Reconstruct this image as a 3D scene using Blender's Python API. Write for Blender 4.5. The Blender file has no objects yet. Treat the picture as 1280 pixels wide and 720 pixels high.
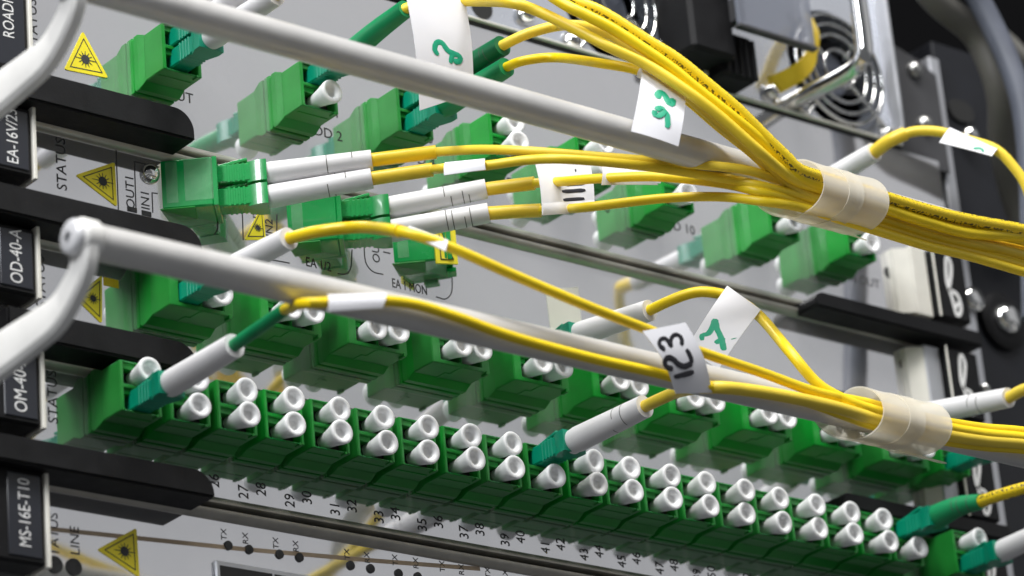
import bpy, bmesh, math, random
from mathutils import Vector, Matrix
random.seed(7)
scene = bpy.context.scene
C = scene.collection
S = 0.001                                   # everything below is written in millimetres

# ------------------------------------------------------------------ camera
CAM = Vector((-351.597, -534.273, -247.549))
YAW, PITCH, ROLL, FPX = math.radians(40.85), math.radians(22.91), math.radians(-5.24), 4464.37
FWD = Vector((math.sin(YAW)*math.cos(PITCH), math.cos(YAW)*math.cos(PITCH), math.sin(PITCH)))
RT0 = Vector((math.cos(YAW), -math.sin(YAW), 0)); UP0 = RT0.cross(FWD)
RT = math.cos(ROLL)*RT0 + math.sin(ROLL)*UP0
UP = -math.sin(ROLL)*RT0 + math.cos(ROLL)*UP0
cd = bpy.data.cameras.new('camera'); cam = bpy.data.objects.new('camera', cd); C.objects.link(cam)
m = Matrix((RT, UP, -FWD)).transposed().to_4x4(); m.translation = CAM*S
cam.matrix_world = m
cd.sensor_width = 36; cd.lens = FPX/1280*36
cd.clip_start = 0.01; cd.clip_end = 50
cd.dof.use_dof = True; cd.dof.focus_distance = 0.722; cd.dof.aperture_fstop = 21
scene.camera = cam

# ------------------------------------------------------------------ light
w = bpy.data.worlds.new('World'); scene.world = w; w.use_nodes = True
bg = w.node_tree.nodes['Background']; bg.inputs[0].default_value = (0.92, 0.95, 1.0, 1); bg.inputs[1].default_value = 0.14
def area(name, loc, tgt, sx, sy, power, col):
    l = bpy.data.lights.new(name, 'AREA'); l.shape = 'RECTANGLE'; l.size = sx*S; l.size_y = sy*S
    l.energy = power; l.color = col
    o = bpy.data.objects.new(name, l); C.objects.link(o)
    o.location = Vector(loc)*S
    o.rotation_euler = (Vector(tgt)-Vector(loc)).to_track_quat('-Z', 'Y').to_euler()
area('ceiling_tube_light', (-150, -520, 1150), (110, 0, 40), 1200, 260, 27, (1.0, 0.985, 0.965))
area('ceiling_tube_light', (-1000, -500, 750), (60, 0, 40), 250, 600, 14, (0.95, 0.97, 1.0))
area('added_fill_light', (1130, -1190, 720), (110, 0, 50), 2100, 1700, 4.1, (0.98, 0.985, 1.0))  # added lamp out of view: gives the glossy plates a reflection, and fill
vs = scene.view_settings
vs.view_transform = 'Standard'; vs.look = 'None'; vs.gamma = 1; vs.exposure = -0.05

# ------------------------------------------------------------------ helpers
def ray(px, py): return FWD + RT*((px-640)/FPX) - UP*((py-360)/FPX)
def at(px, py, Y):
    """point of the plane y = Y (millimetres in front of the faceplates is negative)"""
    r = ray(px, py); return CAM + r*((Y-CAM.y)/r.y)
def atx(px, py, X):
    r = ray(px, py); return CAM + r*((X-CAM.x)/r.x)

class MB:
    def __init__(s): s.v = []; s.f = []; s.uv = {}
    def add(s, vs, fs, M=None):
        n = len(s.v)
        s.v += [tuple(M @ Vector(p)) if M else tuple(p) for p in vs]
        s.f += [tuple(i+n for i in f) for f in fs]
        return s
    def box(s, lo, hi, c=0.0, M=None):
        x0, y0, z0 = lo; x1, y1, z1 = hi
        if c <= 0:
            vs = [(x, y, z) for x in (x0, x1) for y in (y0, y1) for z in (z0, z1)]
            return s.add(vs, [(0,1,3,2), (4,6,7,5), (0,4,5,1), (2,3,7,6), (0,2,6,4), (1,5,7,3)], M)
        c = min(c, (x1-x0)*.45, (y1-y0)*.45, (z1-z0)*.45)
        vs = []; idx = {}
        for i in (0, 1):
            for j in (0, 1):
                for k in (0, 1):
                    p = ((x0, x1)[i], (y0, y1)[j], (z0, z1)[k]); d = (1-2*i, 1-2*j, 1-2*k)
                    for a in range(3):           # vertex lying on the face whose normal is axis a
                        q = [p[t] + (0 if t == a else d[t]*c) for t in range(3)]
                        idx[(i, j, k, a)] = len(vs); vs.append(q)
        fs = []
        for a in range(3):
            b, e = (a+1) % 3, (a+2) % 3
            for sgn in (0, 1):
                f = []
                for u, w_ in ((0,0), (1,0), (1,1), (0,1)):
                    t = [0,0,0]; t[a] = sgn; t[b] = u; t[e] = w_; f.append(idx[(*t, a)])
                fs.append(tuple(f if sgn else f[::-1]))
            for u in (0, 1):                      # edges parallel to axis a
                for w_ in (0, 1):
                    t0 = [0,0,0]; t0[b] = u; t0[e] = w_; t1 = list(t0); t1[a] = 1
                    f = (idx[(*t0, b)], idx[(*t1, b)], idx[(*t1, e)], idx[(*t0, e)])
                    fs.append(f if (u ^ w_) else f[::-1])
        for i in (0, 1):
            for j in (0, 1):
                for k in (0, 1):
                    fs.append((idx[(i,j,k,0)], idx[(i,j,k,1)], idx[(i,j,k,2)]))
        return s.add(vs, fs, M)
    def prism(s, poly, a0, a1, axis, M=None, c=0.0):
        """polygon (two coordinates) extruded along an axis"""
        n = len(poly); vs = []
        def mk(p, a): return {'x': (a, p[0], p[1]), 'y': (p[0], a, p[1]), 'z': (p[0], p[1], a)}[axis]
        for a in (a0, a1):
            vs += [mk(p, a) for p in poly]
        fs = [tuple(range(n))[::-1], tuple(range(n, 2*n))] + [(i, (i+1) % n, n+(i+1) % n, n+i) for i in range(n)]
        return s.add(vs, fs, M)
    def lathe(s, prof, n=20, M=None, closed=True):
        """profile of (radius, height) turned about local z"""
        vs = []; fs = []
        for r, h in prof:
            vs += [(r*math.cos(2*math.pi*i/n), r*math.sin(2*math.pi*i/n), h) for i in range(n)]
        for k in range(len(prof)-1):
            for i in range(n):
                j = (i+1) % n; fs.append((k*n+i, k*n+j, (k+1)*n+j, (k+1)*n+i))
        if closed:
            fs.append(tuple(range(n))[::-1]); L = (len(prof)-1)*n; fs.append(tuple(range(L, L+n)))
        return s.add(vs, fs, M)
    def tube(s, pts, rad, n=12, cap=True):
        P = [Vector(p) for p in pts]; R = rad if isinstance(rad, (list, tuple)) else [rad]*len(P)
        T = [(P[min(i+1, len(P)-1)]-P[max(i-1, 0)]).normalized() for i in range(len(P))]
        N = T[0].orthogonal().normalized()
        base = len(s.v); L = 0
        for i, p in enumerate(P):
            N = (N - T[i]*N.dot(T[i])).normalized(); B = T[i].cross(N)
            if i: L += (P[i]-P[i-1]).length
            for k in range(n):
                a = 2*math.pi*k/n
                s.uv[len(s.v)] = (L, k/n)
                s.v.append(tuple(p + (N*math.cos(a)+B*math.sin(a))*R[i]))
        for i in range(len(P)-1):
            for k in range(n):
                j = (k+1) % n
                s.f.append((base+i*n+k, base+i*n+j, base+(i+1)*n+j, base+(i+1)*n+k))
        if cap:
            s.f.append(tuple(base+k for k in range(n))[::-1]); e = base+(len(P)-1)*n
            s.f.append(tuple(e+k for k in range(n)))
        return s
    def mesh(s, name, mat, smooth=None, off=None, bevel=0):
        me = bpy.data.meshes.new(name)
        o = Vector(off) if off is not None else Vector((0, 0, 0))
        me.from_pydata([(Vector(p)-o)*S for p in s.v], [], s.f)
        if bevel:
            bm = bmesh.new(); bm.from_mesh(me)
            bmesh.ops.remove_doubles(bm, verts=bm.verts, dist=1e-6)
            bmesh.ops.recalc_face_normals(bm, faces=bm.faces)
            es = [e for e in bm.edges if len(e.link_faces) == 2 and e.calc_face_angle() > .5]
            bmesh.ops.bevel(bm, geom=es, offset=bevel*S, segments=2, affect='EDGES', clamp_overlap=True)
            bm.to_mesh(me); bm.free()
        elif s.uv:
            l = me.uv_layers.new(name='UVMap')
            for lp in me.loops: l.data[lp.index].uv = s.uv.get(lp.vertex_index, (0, 0))
        me.materials.append(mat)
        if smooth is not None: me.shade_smooth(); me.set_sharp_from_angle(angle=math.radians(smooth))
        return me
def build(mb, name, mat, parent=None, smooth=None, bevel=0):
    off = (parent.get('base') if parent else None)
    wl = Vector((0, 0, 0)); q = parent
    while q: wl += q.location; q = q.parent
    me = mb.mesh(name, mat, smooth, wl/S, bevel)
    o = bpy.data.objects.new(name, me); C.objects.link(o); o.parent = parent
    return o
def tag(o, label=None, cat=None, group=None, kind=None):
    if label: o['label'] = label
    if cat: o['category'] = cat
    if group: o['group'] = group
    if kind: o['kind'] = kind
    return o
def thing(name, loc, label, cat, group=None):
    o = bpy.data.objects.new(name, None); C.objects.link(o); o.location = Vector(loc)*S
    o.empty_display_size = 0.005
    return tag(o, label, cat, group)
def copy_tree(o, parent=None):
    c = o.copy(); C.objects.link(c); c.parent = parent
    for ch in list(o.children): copy_tree(ch, c)
    return c
def spline(P, step=1.6):
    P = [Vector(p) for p in P]
    if len(P) < 3: return P
    Q = [P[0]*2-P[1]] + P + [P[-1]*2-P[-2]]; out = []
    for i in range(1, len(Q)-2):
        a, b, c, d = Q[i-1:i+3]; n = max(2, int((c-b).length/step))
        for k in range(n):
            t = k/n
            out.append(.5*((2*b)+(c-a)*t+(2*a-5*b+4*c-d)*t*t+(3*b-a-3*c+d)*t**3))
    out.append(P[-1]); return out
def frame(o, d, up=(0, 0, 1)):
    """local x across, local y up, local z along d"""
    d = Vector(d).normalized(); x = Vector(up).cross(d).normalized(); y = d.cross(x)
    M = Matrix((x, y, d)).transposed().to_4x4(); M.translation = Vector(o); return M

# ------------------------------------------------------------------ materials
def mat(name, col, rough=.5, metal=0, noise=0, nscale=300, bump=0, bscale=800, coat=0, sss=0, trans=0, alpha=1, spec=.5, vary=0):
    mt = bpy.data.materials.new(name); mt.use_nodes = True; nt = mt.node_tree; b = nt.nodes['Principled BSDF']
    b.inputs['Base Color'].default_value = (*col, 1); b.inputs['Roughness'].default_value = rough
    b.inputs['Metallic'].default_value = metal; b.inputs['Coat Weight'].default_value = coat
    b.inputs['Transmission Weight'].default_value = trans; b.inputs['Alpha'].default_value = alpha
    b.inputs['Specular IOR Level'].default_value = spec
    if sss:
        b.inputs['Subsurface Weight'].default_value = sss; b.inputs['Subsurface Scale'].default_value = .001
        b.inputs['Subsurface Radius'].default_value = (1, 1, 1)
    tc = nt.nodes.new('ShaderNodeTexCoord')
    if noise:
        n = nt.nodes.new('ShaderNodeTexNoise'); n.inputs['Scale'].default_value = nscale; n.inputs['Detail'].default_value = 6
        nt.links.new(tc.outputs['Object'], n.inputs['Vector'])
        r = nt.nodes.new('ShaderNodeMapRange'); r.inputs['From Min'].default_value = .3; r.inputs['From Max'].default_value = .7
        r.inputs['To Min'].default_value = 1-noise; r.inputs['To Max'].default_value = 1+noise*.5
        nt.links.new(n.outputs['Fac'], r.inputs['Value'])
        mx = nt.nodes.new('ShaderNodeVectorMath'); mx.operation = 'SCALE'; mx.inputs[0].default_value = col
        nt.links.new(r.outputs['Result'], mx.inputs['Scale']); nt.links.new(mx.outputs['Vector'], b.inputs['Base Color'])
        r2 = nt.nodes.new('ShaderNodeMapRange'); r2.inputs['To Min'].default_value = max(0, rough-.1); r2.inputs['To Max'].default_value = min(1, rough+.15)
        nt.links.new(n.outputs['Fac'], r2.inputs['Value']); nt.links.new(r2.outputs['Result'], b.inputs['Roughness'])
    if vary:
        oi = nt.nodes.new('ShaderNodeObjectInfo'); hs = nt.nodes.new('ShaderNodeHueSaturation')
        for out, lo, hi in (('Value', 1-vary, 1+vary*.5), ('Saturation', 1-vary*.6, 1+vary*.3)):
            rr = nt.nodes.new('ShaderNodeMapRange'); rr.inputs['To Min'].default_value = lo; rr.inputs['To Max'].default_value = hi
            nt.links.new(oi.outputs['Random'], rr.inputs['Value']); nt.links.new(rr.outputs['Result'], hs.inputs[out])
        L = b.inputs['Base Color'].links
        if L: nt.links.new(L[0].from_socket, hs.inputs['Color'])
        else: hs.inputs['Color'].default_value = (*col, 1)
        nt.links.new(hs.outputs['Color'], b.inputs['Base Color'])
    if bump:
        n = nt.nodes.new('ShaderNodeTexNoise'); n.inputs['Scale'].default_value = bscale; n.inputs['Detail'].default_value = 4
        nt.links.new(tc.outputs['Object'], n.inputs['Vector'])
        bp = nt.nodes.new('ShaderNodeBump'); bp.inputs['Strength'].default_value = bump; bp.inputs['Distance'].default_value = .0003
        nt.links.new(n.outputs['Fac'], bp.inputs['Height']); nt.links.new(bp.outputs['Normal'], b.inputs['Normal'])
    return mt
def plate_mat(name, col, fac, rough):
    """satin painted metal with a clear mirror-like lacquer that shows what stands in front of it"""
    mt = mat(name, col, .55, 0, .06, 60); nt = mt.node_tree; b = nt.nodes['Principled BSDF']
    g = nt.nodes.new('ShaderNodeBsdfGlossy'); g.inputs['Roughness'].default_value = rough; g.inputs['Color'].default_value = (.93, .93, .95, 1)
    tc = nt.nodes['Texture Coordinate']
    n = nt.nodes.new('ShaderNodeTexNoise'); n.inputs['Scale'].default_value = 45; n.inputs['Detail'].default_value = 3
    nt.links.new(tc.outputs['Object'], n.inputs['Vector'])
    bp = nt.nodes.new('ShaderNodeBump'); bp.inputs['Strength'].default_value = .05; bp.inputs['Distance'].default_value = .0006
    nt.links.new(n.outputs['Fac'], bp.inputs['Height']); nt.links.new(bp.outputs['Normal'], g.inputs['Normal'])
    mx = nt.nodes.new('ShaderNodeMixShader')
    n2 = nt.nodes.new('ShaderNodeTexNoise'); n2.inputs['Scale'].default_value = 28; n2.inputs['Detail'].default_value = 7; n2.inputs['Roughness'].default_value = .65
    nt.links.new(tc.outputs['Object'], n2.inputs['Vector'])
    r3 = nt.nodes.new('ShaderNodeMapRange'); r3.inputs['From Min'].default_value = .3; r3.inputs['From Max'].default_value = .7
    r3.inputs['To Min'].default_value = fac-.04; r3.inputs['To Max'].default_value = fac+.06
    nt.links.new(n2.outputs['Fac'], r3.inputs['Value']); nt.links.new(r3.outputs['Result'], mx.inputs[0])
    r4 = nt.nodes.new('ShaderNodeMapRange'); r4.inputs['From Min'].default_value = .35; r4.inputs['From Max'].default_value = .75
    r4.inputs['To Min'].default_value = rough; r4.inputs['To Max'].default_value = rough+.03
    nt.links.new(n2.outputs['Fac'], r4.inputs['Value']); nt.links.new(r4.outputs['Result'], g.inputs['Roughness'])
    nt.links.new(b.outputs[0], mx.inputs[1]); nt.links.new(g.outputs[0], mx.inputs[2])
    nt.links.new(mx.outputs[0], nt.nodes['Material Output'].inputs['Surface'])
    return mt
M_ = {}
M_['plate'] = plate_mat('grey_lacquered_faceplate', (.38, .37, .375), .72, .045)
M_['fanplate'] = plate_mat('bright_zinc_plate', (.42, .46, .54), .6, .12)
M_['lip'] = mat('grey_metal_lip', (.42, .40, .36), .35, .55, .15, 200)
M_['black'] = mat('black_plastic', (.007, .007, .008), .5, 0, .3, 250, .15, 1500, spec=.22)
M_['gap'] = mat('dark_gap', (.012, .012, .012), .8)
M_['navy'] = mat('black_label_face', (.02, .022, .03), .3)
M_['white_ink'] = mat('white_print', (.75, .75, .74), .5)
M_['ink'] = mat('dark_print', (.035, .035, .037), .6, 0, .5, 900)
M_['green'] = mat('green_plastic', (.008, .27, .028), .36, 0, .18, 120, .08, 900, sss=.12, vary=.14)
M_['green_dk'] = mat('green_plastic_bright', (.002, .30, .062), .22, 0, .15, 100, .25, 250, coat=.6)
M_['teal'] = mat('teal_connector_plastic', (.0, .26, .15), .33, 0, .1, 200, sss=.1)
M_['boot_green'] = mat('green_rubber_boot', (.0, .25, .085), .45, 0, .12, 200)
M_['boot_dkgreen'] = mat('dark_green_rubber_boot', (.0, .13, .045), .45, 0, .12, 200)
M_['boot_white'] = mat('white_rubber_boot', (.74, .73, .74), .45, 0, .06, 150, sss=.15)
M_['plug'] = mat('white_soft_plug', (.84, .845, .85), .6, 0, .07, 160, sss=.6, vary=.07)
M_['yellow'] = mat('yellow_cable_jacket', (.92, .67, .012), .42, 0, .13, 70, .15, 400, vary=.10)
M_['sleeve'] = mat('amber_sleeve', (.90, .63, .008), .35, 0, .10, 120, vary=.08)
M_['bar'] = mat('white_coated_bar', (.63, .618, .60), .3, .14, .14, 50, .3, 220)
M_['arm'] = mat('white_cast_arm', (.88, .87, .84), .5, 0, .08, 90, .2, 500)
M_['tan'] = mat('tan_painted_reflection', (.46, .35, .24), .5, 0, .25, 90)  # colour of the cable reflection painted on the lowest card
M_['white_screw'] = mat('bright_screw_head', (.86, .86, .88), .22, .15, .05, 200)
M_['paper'] = mat('white_paper_tag', (.80, .80, .84), .5, 0, .04, 120)
M_['marker_green'] = mat('green_marker', (.0, .35, .19), .5)
M_['marker_black'] = mat('black_marker', (.008, .008, .014), .5)
M_['chrome'] = mat('chrome', (.75, .75, .74), .1, 1, .05, 100)
M_['steel'] = mat('zinc_steel', (.55, .55, .53), .28, 1, .15, 200)
M_['rail'] = mat('silver_rail', (.50, .51, .54), .4, .6, .1, 80)
M_['cream'] = mat('cream_metal_block', (.72, .70, .63), .45, 0, .1, 120)
M_['yellow_label'] = mat('yellow_sticker', (.88, .74, .02), .4, 0, .05, 200)
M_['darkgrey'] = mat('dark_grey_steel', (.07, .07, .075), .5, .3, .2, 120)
M_['darkblue'] = mat('dark_rack_post', (.011, .012, .016), .5, 0, .3, 100, spec=.3)
M_['void'] = mat('black_cabinet', (.003, .003, .0035), .9, spec=.05)
M_['cable_grey'] = mat('grey_power_cable', (.10, .096, .085), .5, 0, .15, 100)
M_['cable_blue'] = mat('blue_grey_power_cable', (.085, .095, .125), .5, 0, .15, 100)
M_['smoke'] = mat('smoked_clear_plastic', (.20, .215, .26), .15, 0, alpha=.7)
M_['tape'] = mat('clear_label_tape', (.55, .8, .6), .08, 0, .2, 500, .8, 350, alpha=.10)
M_['print_yellow'] = mat('yellow_jacket_base', (.90, .65, .01), .42)
# spiral wrap: cloudy plastic that lets some of the cables show through
mt = bpy.data.materials.new('cloudy_spiral_wrap'); mt.use_nodes = True; nt = mt.node_tree; b = nt.nodes['Principled BSDF']
b.inputs['Base Color'].default_value = (.90, .885, .83, 1); b.inputs['Roughness'].default_value = .35
tr = nt.nodes.new('ShaderNodeBsdfTransparent'); tr.inputs[0].default_value = (.98, .96, .9, 1)
tl = nt.nodes.new('ShaderNodeBsdfTranslucent'); tl.inputs[0].default_value = (.85, .82, .74, 1)
m1 = nt.nodes.new('ShaderNodeMixShader'); m1.inputs[0].default_value = .3
m2 = nt.nodes.new('ShaderNodeMixShader'); m2.inputs[0].default_value = .5
nt.links.new(b.outputs[0], m1.inputs[1]); nt.links.new(tl.outputs[0], m1.inputs[2])
nt.links.new(m1.outputs[0], m2.inputs[1]); nt.links.new(tr.outputs[0], m2.inputs[2])
nt.links.new(m2.outputs[0], nt.nodes['Material Output'].inputs['Surface']); M_['wrap'] = mt
# yellow jacket with small printed characters along one side
mt = mat('printed_yellow_jacket', (.90, .65, .01), .42); nt = mt.node_tree; b = nt.nodes['Principled BSDF']
uv = nt.nodes.new('ShaderNodeUVMap'); sp = nt.nodes.new('ShaderNodeSeparateXYZ'); nt.links.new(uv.outputs[0], sp.inputs[0])
mpn = nt.nodes.new('ShaderNodeMapping'); mpn.inputs['Scale'].default_value = (1.6, 9, 1); nt.links.new(uv.outputs[0], mpn.inputs[0])
nz = nt.nodes.new('ShaderNodeTexNoise'); nz.inputs['Scale'].default_value = 1.3; nz.inputs['Detail'].default_value = 2; nt.links.new(mpn.outputs[0], nz.inputs['Vector'])
g1 = nt.nodes.new('ShaderNodeMath'); g1.operation = 'GREATER_THAN'; g1.inputs[1].default_value = .52; nt.links.new(nz.outputs['Fac'], g1.inputs[0])
v3 = nt.nodes.new('ShaderNodeMath'); v3.operation = 'MULTIPLY'; v3.inputs[1].default_value = 3; nt.links.new(sp.outputs[1], v3.inputs[0])
vf = nt.nodes.new('ShaderNodeMath'); vf.operation = 'FRACT'; nt.links.new(v3.outputs[0], vf.inputs[0])
pp = nt.nodes.new('ShaderNodeMath'); pp.operation = 'COMPARE'; pp.inputs[1].default_value = .47; pp.inputs[2].default_value = .17; nt.links.new(vf.outputs[0], pp.inputs[0])
pm = nt.nodes.new('ShaderNodeMath'); pm.operation = 'MULTIPLY'; nt.links.new(g1.outputs[0], pm.inputs[0]); nt.links.new(pp.outputs[0], pm.inputs[1])
mx = nt.nodes.new('ShaderNodeMix'); mx.data_type = 'RGBA'; mx.inputs[6].default_value = (.90, .65, .01, 1); mx.inputs[7].default_value = (.07, .06, .02, 1)
nt.links.new(pm.outputs[0], mx.inputs[0]); nt.links.new(mx.outputs[2], b.inputs['Base Color']); M_['yellow_print'] = mt

# ------------------------------------------------------------------ flat print
def text_mb(txt, size, loc, rot=0, Y=0, spacing=1.0, align='CENTER', sx=1.0):
    """lettering lying on a plane y = Y; rot turns it in that plane (degrees, counter-clockwise)"""
    cu = bpy.data.curves.new('lettering', 'FONT'); cu.body = txt; cu.size = size/0.70; cu.space_character = spacing
    cu.align_x = align; cu.align_y = 'CENTER'; cu.resolution_u = 3
    o = bpy.data.objects.new('lettering_source', cu); me = bpy.data.meshes.new_from_object(o)
    mb = MB(); a = math.radians(rot)
    vs = []
    for v in me.vertices:
        x, y = v.co.x*sx, v.co.y
        vs.append((loc[0]+x*math.cos(a)-y*math.sin(a), Y, loc[1]+x*math.sin(a)+y*math.cos(a)))
    mb.add(vs, [tuple(p.vertices) for p in me.polygons])
    bpy.data.objects.remove(o); bpy.data.curves.remove(cu); bpy.data.meshes.remove(me)
    return mb
def strip_mb(pts, wd, Y, closed=False):
    """thin printed line through (x, z) points"""
    mb = MB(); P = [Vector((p[0], p[1])) for p in pts]; n = len(P); vs = []
    for i in range(n):
        a = P[(i-1) % n] if (closed or i) else P[i]; b_ = P[(i+1) % n] if (closed or i < n-1) else P[i]
        d1 = (P[i]-a).normalized() if (P[i]-a).length else (b_-P[i]).normalized()
        d2 = (b_-P[i]).normalized() if (b_-P[i]).length else d1
        nn = Vector((-(d1+d2).y, (d1+d2).x)).normalized()
        k = wd/2/max(.4, abs(nn.dot(Vector((-d1.y, d1.x)))))
        for s_ in (1, -1): q = P[i]+nn*k*s_; vs.append((q.x, Y, q.y))
    fs = [(2*i, 2*((i+1) % n), 2*((i+1) % n)+1, 2*i+1) for i in range(n if closed else n-1)]
    return mb.add(vs, fs)
PRINT = -.06
def panel_xz(px, py, Y=0): p = at(px, py, Y); return (p.x, p.z)

# ================================================================== THE CARDS
SEAM = {'B': 63.2, 'C': 38.0, 'D': 12.8, 'E': -11.9}
XL, XR = -40, 252
back = MB().box((-140, 45, -120), (520, 48, 330))
o = build(back, 'cabinet_back', M_['void']); tag(o, kind='structure')

def lever_mb(x0, x1, z0, z1, Yf, round_right=True, r=4.5):
    """black ejector lever: a thick bar with one rounded end"""
    h = z1-z0; pts = []
    n = 8; rr = min(r, h*.9)
    if round_right:
        pts = [(x0, z0), (x1, z0)] + [(x1-rr+rr*math.cos(a), z1-rr+rr*math.sin(a)) for a in [i*math.pi/2/n for i in range(n+1)]] + [(x0, z1)]
    else:
        pts = [(x1, z0), (x1, z1)] + [(x0+rr+rr*math.cos(a), z1-rr+rr*math.sin(a)) for a in [math.pi/2+i*math.pi/2/n for i in range(n+1)]] + [(x0, z0)]
    return MB().prism(pts, Yf, -.2, 'y')
def holder(root, ztop, zbot, txt, size, Yf=-6, lettering=True):
    hb = MB().box((-34, Yf, zbot), (-13.4, 0, ztop), .6)
    ho = build(hb, 'label_holder', M_['black'], root, 30)
    cx, cz = -17.9, (ztop+zbot)/2+.4
    fc = MB().box((cx-3.6, Yf-.25, zbot+1.2), (cx+3.6, Yf+.1, ztop-1.2), .15); build(fc, 'label_face', M_['navy'], ho)
    if lettering:
        build(text_mb(txt, size*.95, (cx, cz), 90, Yf-.32, 1.0, 'CENTER', .74), 'lettering', M_['white_ink'], ho)
    ed = MB().box((-13.35, Yf-.4, zbot-.3), (-12.5, -.1, ztop+.6), .15); build(ed, 'edge_strip', M_['cream'], ho, 30)
    return ho
def sticker(root, pts, Y=-.05, names=('warning_sticker', 'border_line', 'burst_symbol')):
    """yellow triangular laser-warning sticker, corners in (x, z)"""
    P = [Vector(p) for p in pts]; c = (P[0]+P[1]+P[2])/3
    if (P[1]-P[0]).cross(P[2]-P[0]) < 0: P = [P[0], P[2], P[1]]
    poly = []
    for i in range(3):
        a, b_, d = P[i-1], P[i], P[(i+1) % 3]
        poly += [b_+(a-b_).normalized()*.5, b_+(c-b_).normalized()*.28, b_+(d-b_).normalized()*.5]
    so = build(MB().prism([(p.x, p.y) for p in poly], Y-.12, Y+.03, 'y'), names[0], M_['yellow_label'], root)
    inn = [c+(p-c)*.72 for p in P]
    build(strip_mb(inn, .2, Y-.16, True), names[1], M_['ink'], so)
    s_ = MB(); R0 = (P[0]-P[1]).length*.095; n = 16
    s_.add([(c.x+R0*math.cos(2*math.pi*i/n), Y-.18, c.y+R0*math.sin(2*math.pi*i/n)) for i in range(n)], [tuple(range(n))])
    for i in range(12):
        a = 2*math.pi*i/12; d = Vector((math.cos(a), math.sin(a))); nn = Vector((-d.y, d.x))*.1
        r1 = R0*(2.5 if i % 6 == 0 else 1.75)
        q = [c+d*R0*1.02+nn, c+d*r1+nn*.6, c+d*r1-nn*.6, c+d*R0*1.02-nn]
        s_.add([(p.x, Y-.18, p.y) for p in q], [(0, 1, 2, 3)])
    build(s_, names[2], M_['ink'], so)
    return so
def swirl(root, cx, cz, h, Yf):
    """white scripted emblem on the end plate"""
    a, k = h*.19, h/17.0
    loops = [[(-1.1, 7.5), (-.2, 8.0), (.5, 6.4), (.2, 4.0), (-.6, 1.5), (-1.5, -.8), (-1.9, .8), (-1.7, 3.6), (-1.1, 7.5)],
             [(-1.5, -.8), (-.4, -1.6), (1.0, -1.9), (1.9, -3.4), (2.1, -5.6), (1.2, -7.6), (.0, -7.9), (-.4, -6.2), (-.9, -3.2), (-1.9, .8)],
             [(-.4, -6.2), (1.0, -4.9), (2.0, -4.4)]]
    for L in loops:
        P = spline([Vector((cx+x*k, 0, cz+z*k)) for x, z in L], .35)
        build(strip_mb([(p.x, p.z) for p in P], 1.15*k, Yf-.04-.012*loops.index(L)), 'emblem_stroke', M_['white_ink'], root)
def right_end(root, zs_top, zs_bot, lever_at):
    """cream locking block, black end plate with the emblem, and the ejector lever at the right end of a card"""
    zt, zb = zs_top, zs_bot
    mb = MB().prism([(228.6, 0), (228.6, -2.0), (232.2, -4.2), (232.2, 0)], zb, zt, 'z')
    bl = build(mb, 'locking_block', M_['cream'], root)
    mb = MB().box((232.4, -4.4, zb-.5), (237.6, 0, zt+.7), .3); build(mb, 'block_face', M_['cream'] if zb > 60 else M_['rail'], bl, 30)
    mb = MB().box((237.9, -6, zb-.4), (248.8, 0, zt+.5), .4); ep = build(mb, 'end_plate', M_['black'], root, 30)
    mb = MB().box((237.8, -6.5, zb-.6), (238.2, -6.02, zt+.7), .1); build(mb, 'edge_strip', M_['cream'], ep)
    swirl(ep, 243.6, (zt+zb)/2, (zt-zb)*.95, -6.06)
    if lever_at is not None:
        build(lever_mb(195, 250, lever_at-1.6, lever_at+2.4, -7.5, False, 3.4), 'ejector_lever', M_['black'], root, 30, .5)
def card(name, label, z0, z1, holder_txt, tsize, hz, folded=True):
    root = thing(name, (0, 0, z0), label, 'circuit card')
    x0 = XL
    build(MB().box((x0, 0, z0+.55), (XR, 2.0, z1-(2.2 if folded else .6)), .2), 'faceplate', M_['plate'], root)
    # folded top and bottom lips: rounded grey edges that turn towards the viewer
    n = 6; prof = [(0.3-1.9*math.sin(a), z0+.5+2.0*(1-math.cos(a))-.2) for a in [i*math.pi/2/n for i in range(n+1)]]
    lip = MB(); poly = [(.2, z1-2.6), (-.5, z1-2.45), (-1.15, z1-1.9), (-1.5, z1-1.2), (-1.45, z1-.75), (-1.0, z1-.5), (2.2, z1-.5), (2.2, z1-2.6)]
    lip.prism(poly, x0, XR, 'x')
    if folded: build(lip, 'top_lip', M_['lip'], root, 40)
    lip = MB(); poly = [(.2, z0+2.3), (-.45, z0+2.1), (-1.0, z0+1.6), (-1.25, z0+1.0), (-1.2, z0+.65), (-.8, z0+.45), (2.2, z0+.45), (2.2, z0+2.3)]
    lip.prism(poly, x0, XR, 'x'); build(lip, 'bottom_lip', M_['lip'], root, 40)
    if holder_txt: holder(root, hz[0], hz[1], holder_txt, tsize)
    return root
def prt(root, txt, px, py, size, rot=0, sp=1.0, sx=1.0):
    return build(text_mb(txt, size, panel_xz(px, py), rot, PRINT, sp, 'CENTER', sx), 'lettering', M_['ink'], root)

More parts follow.
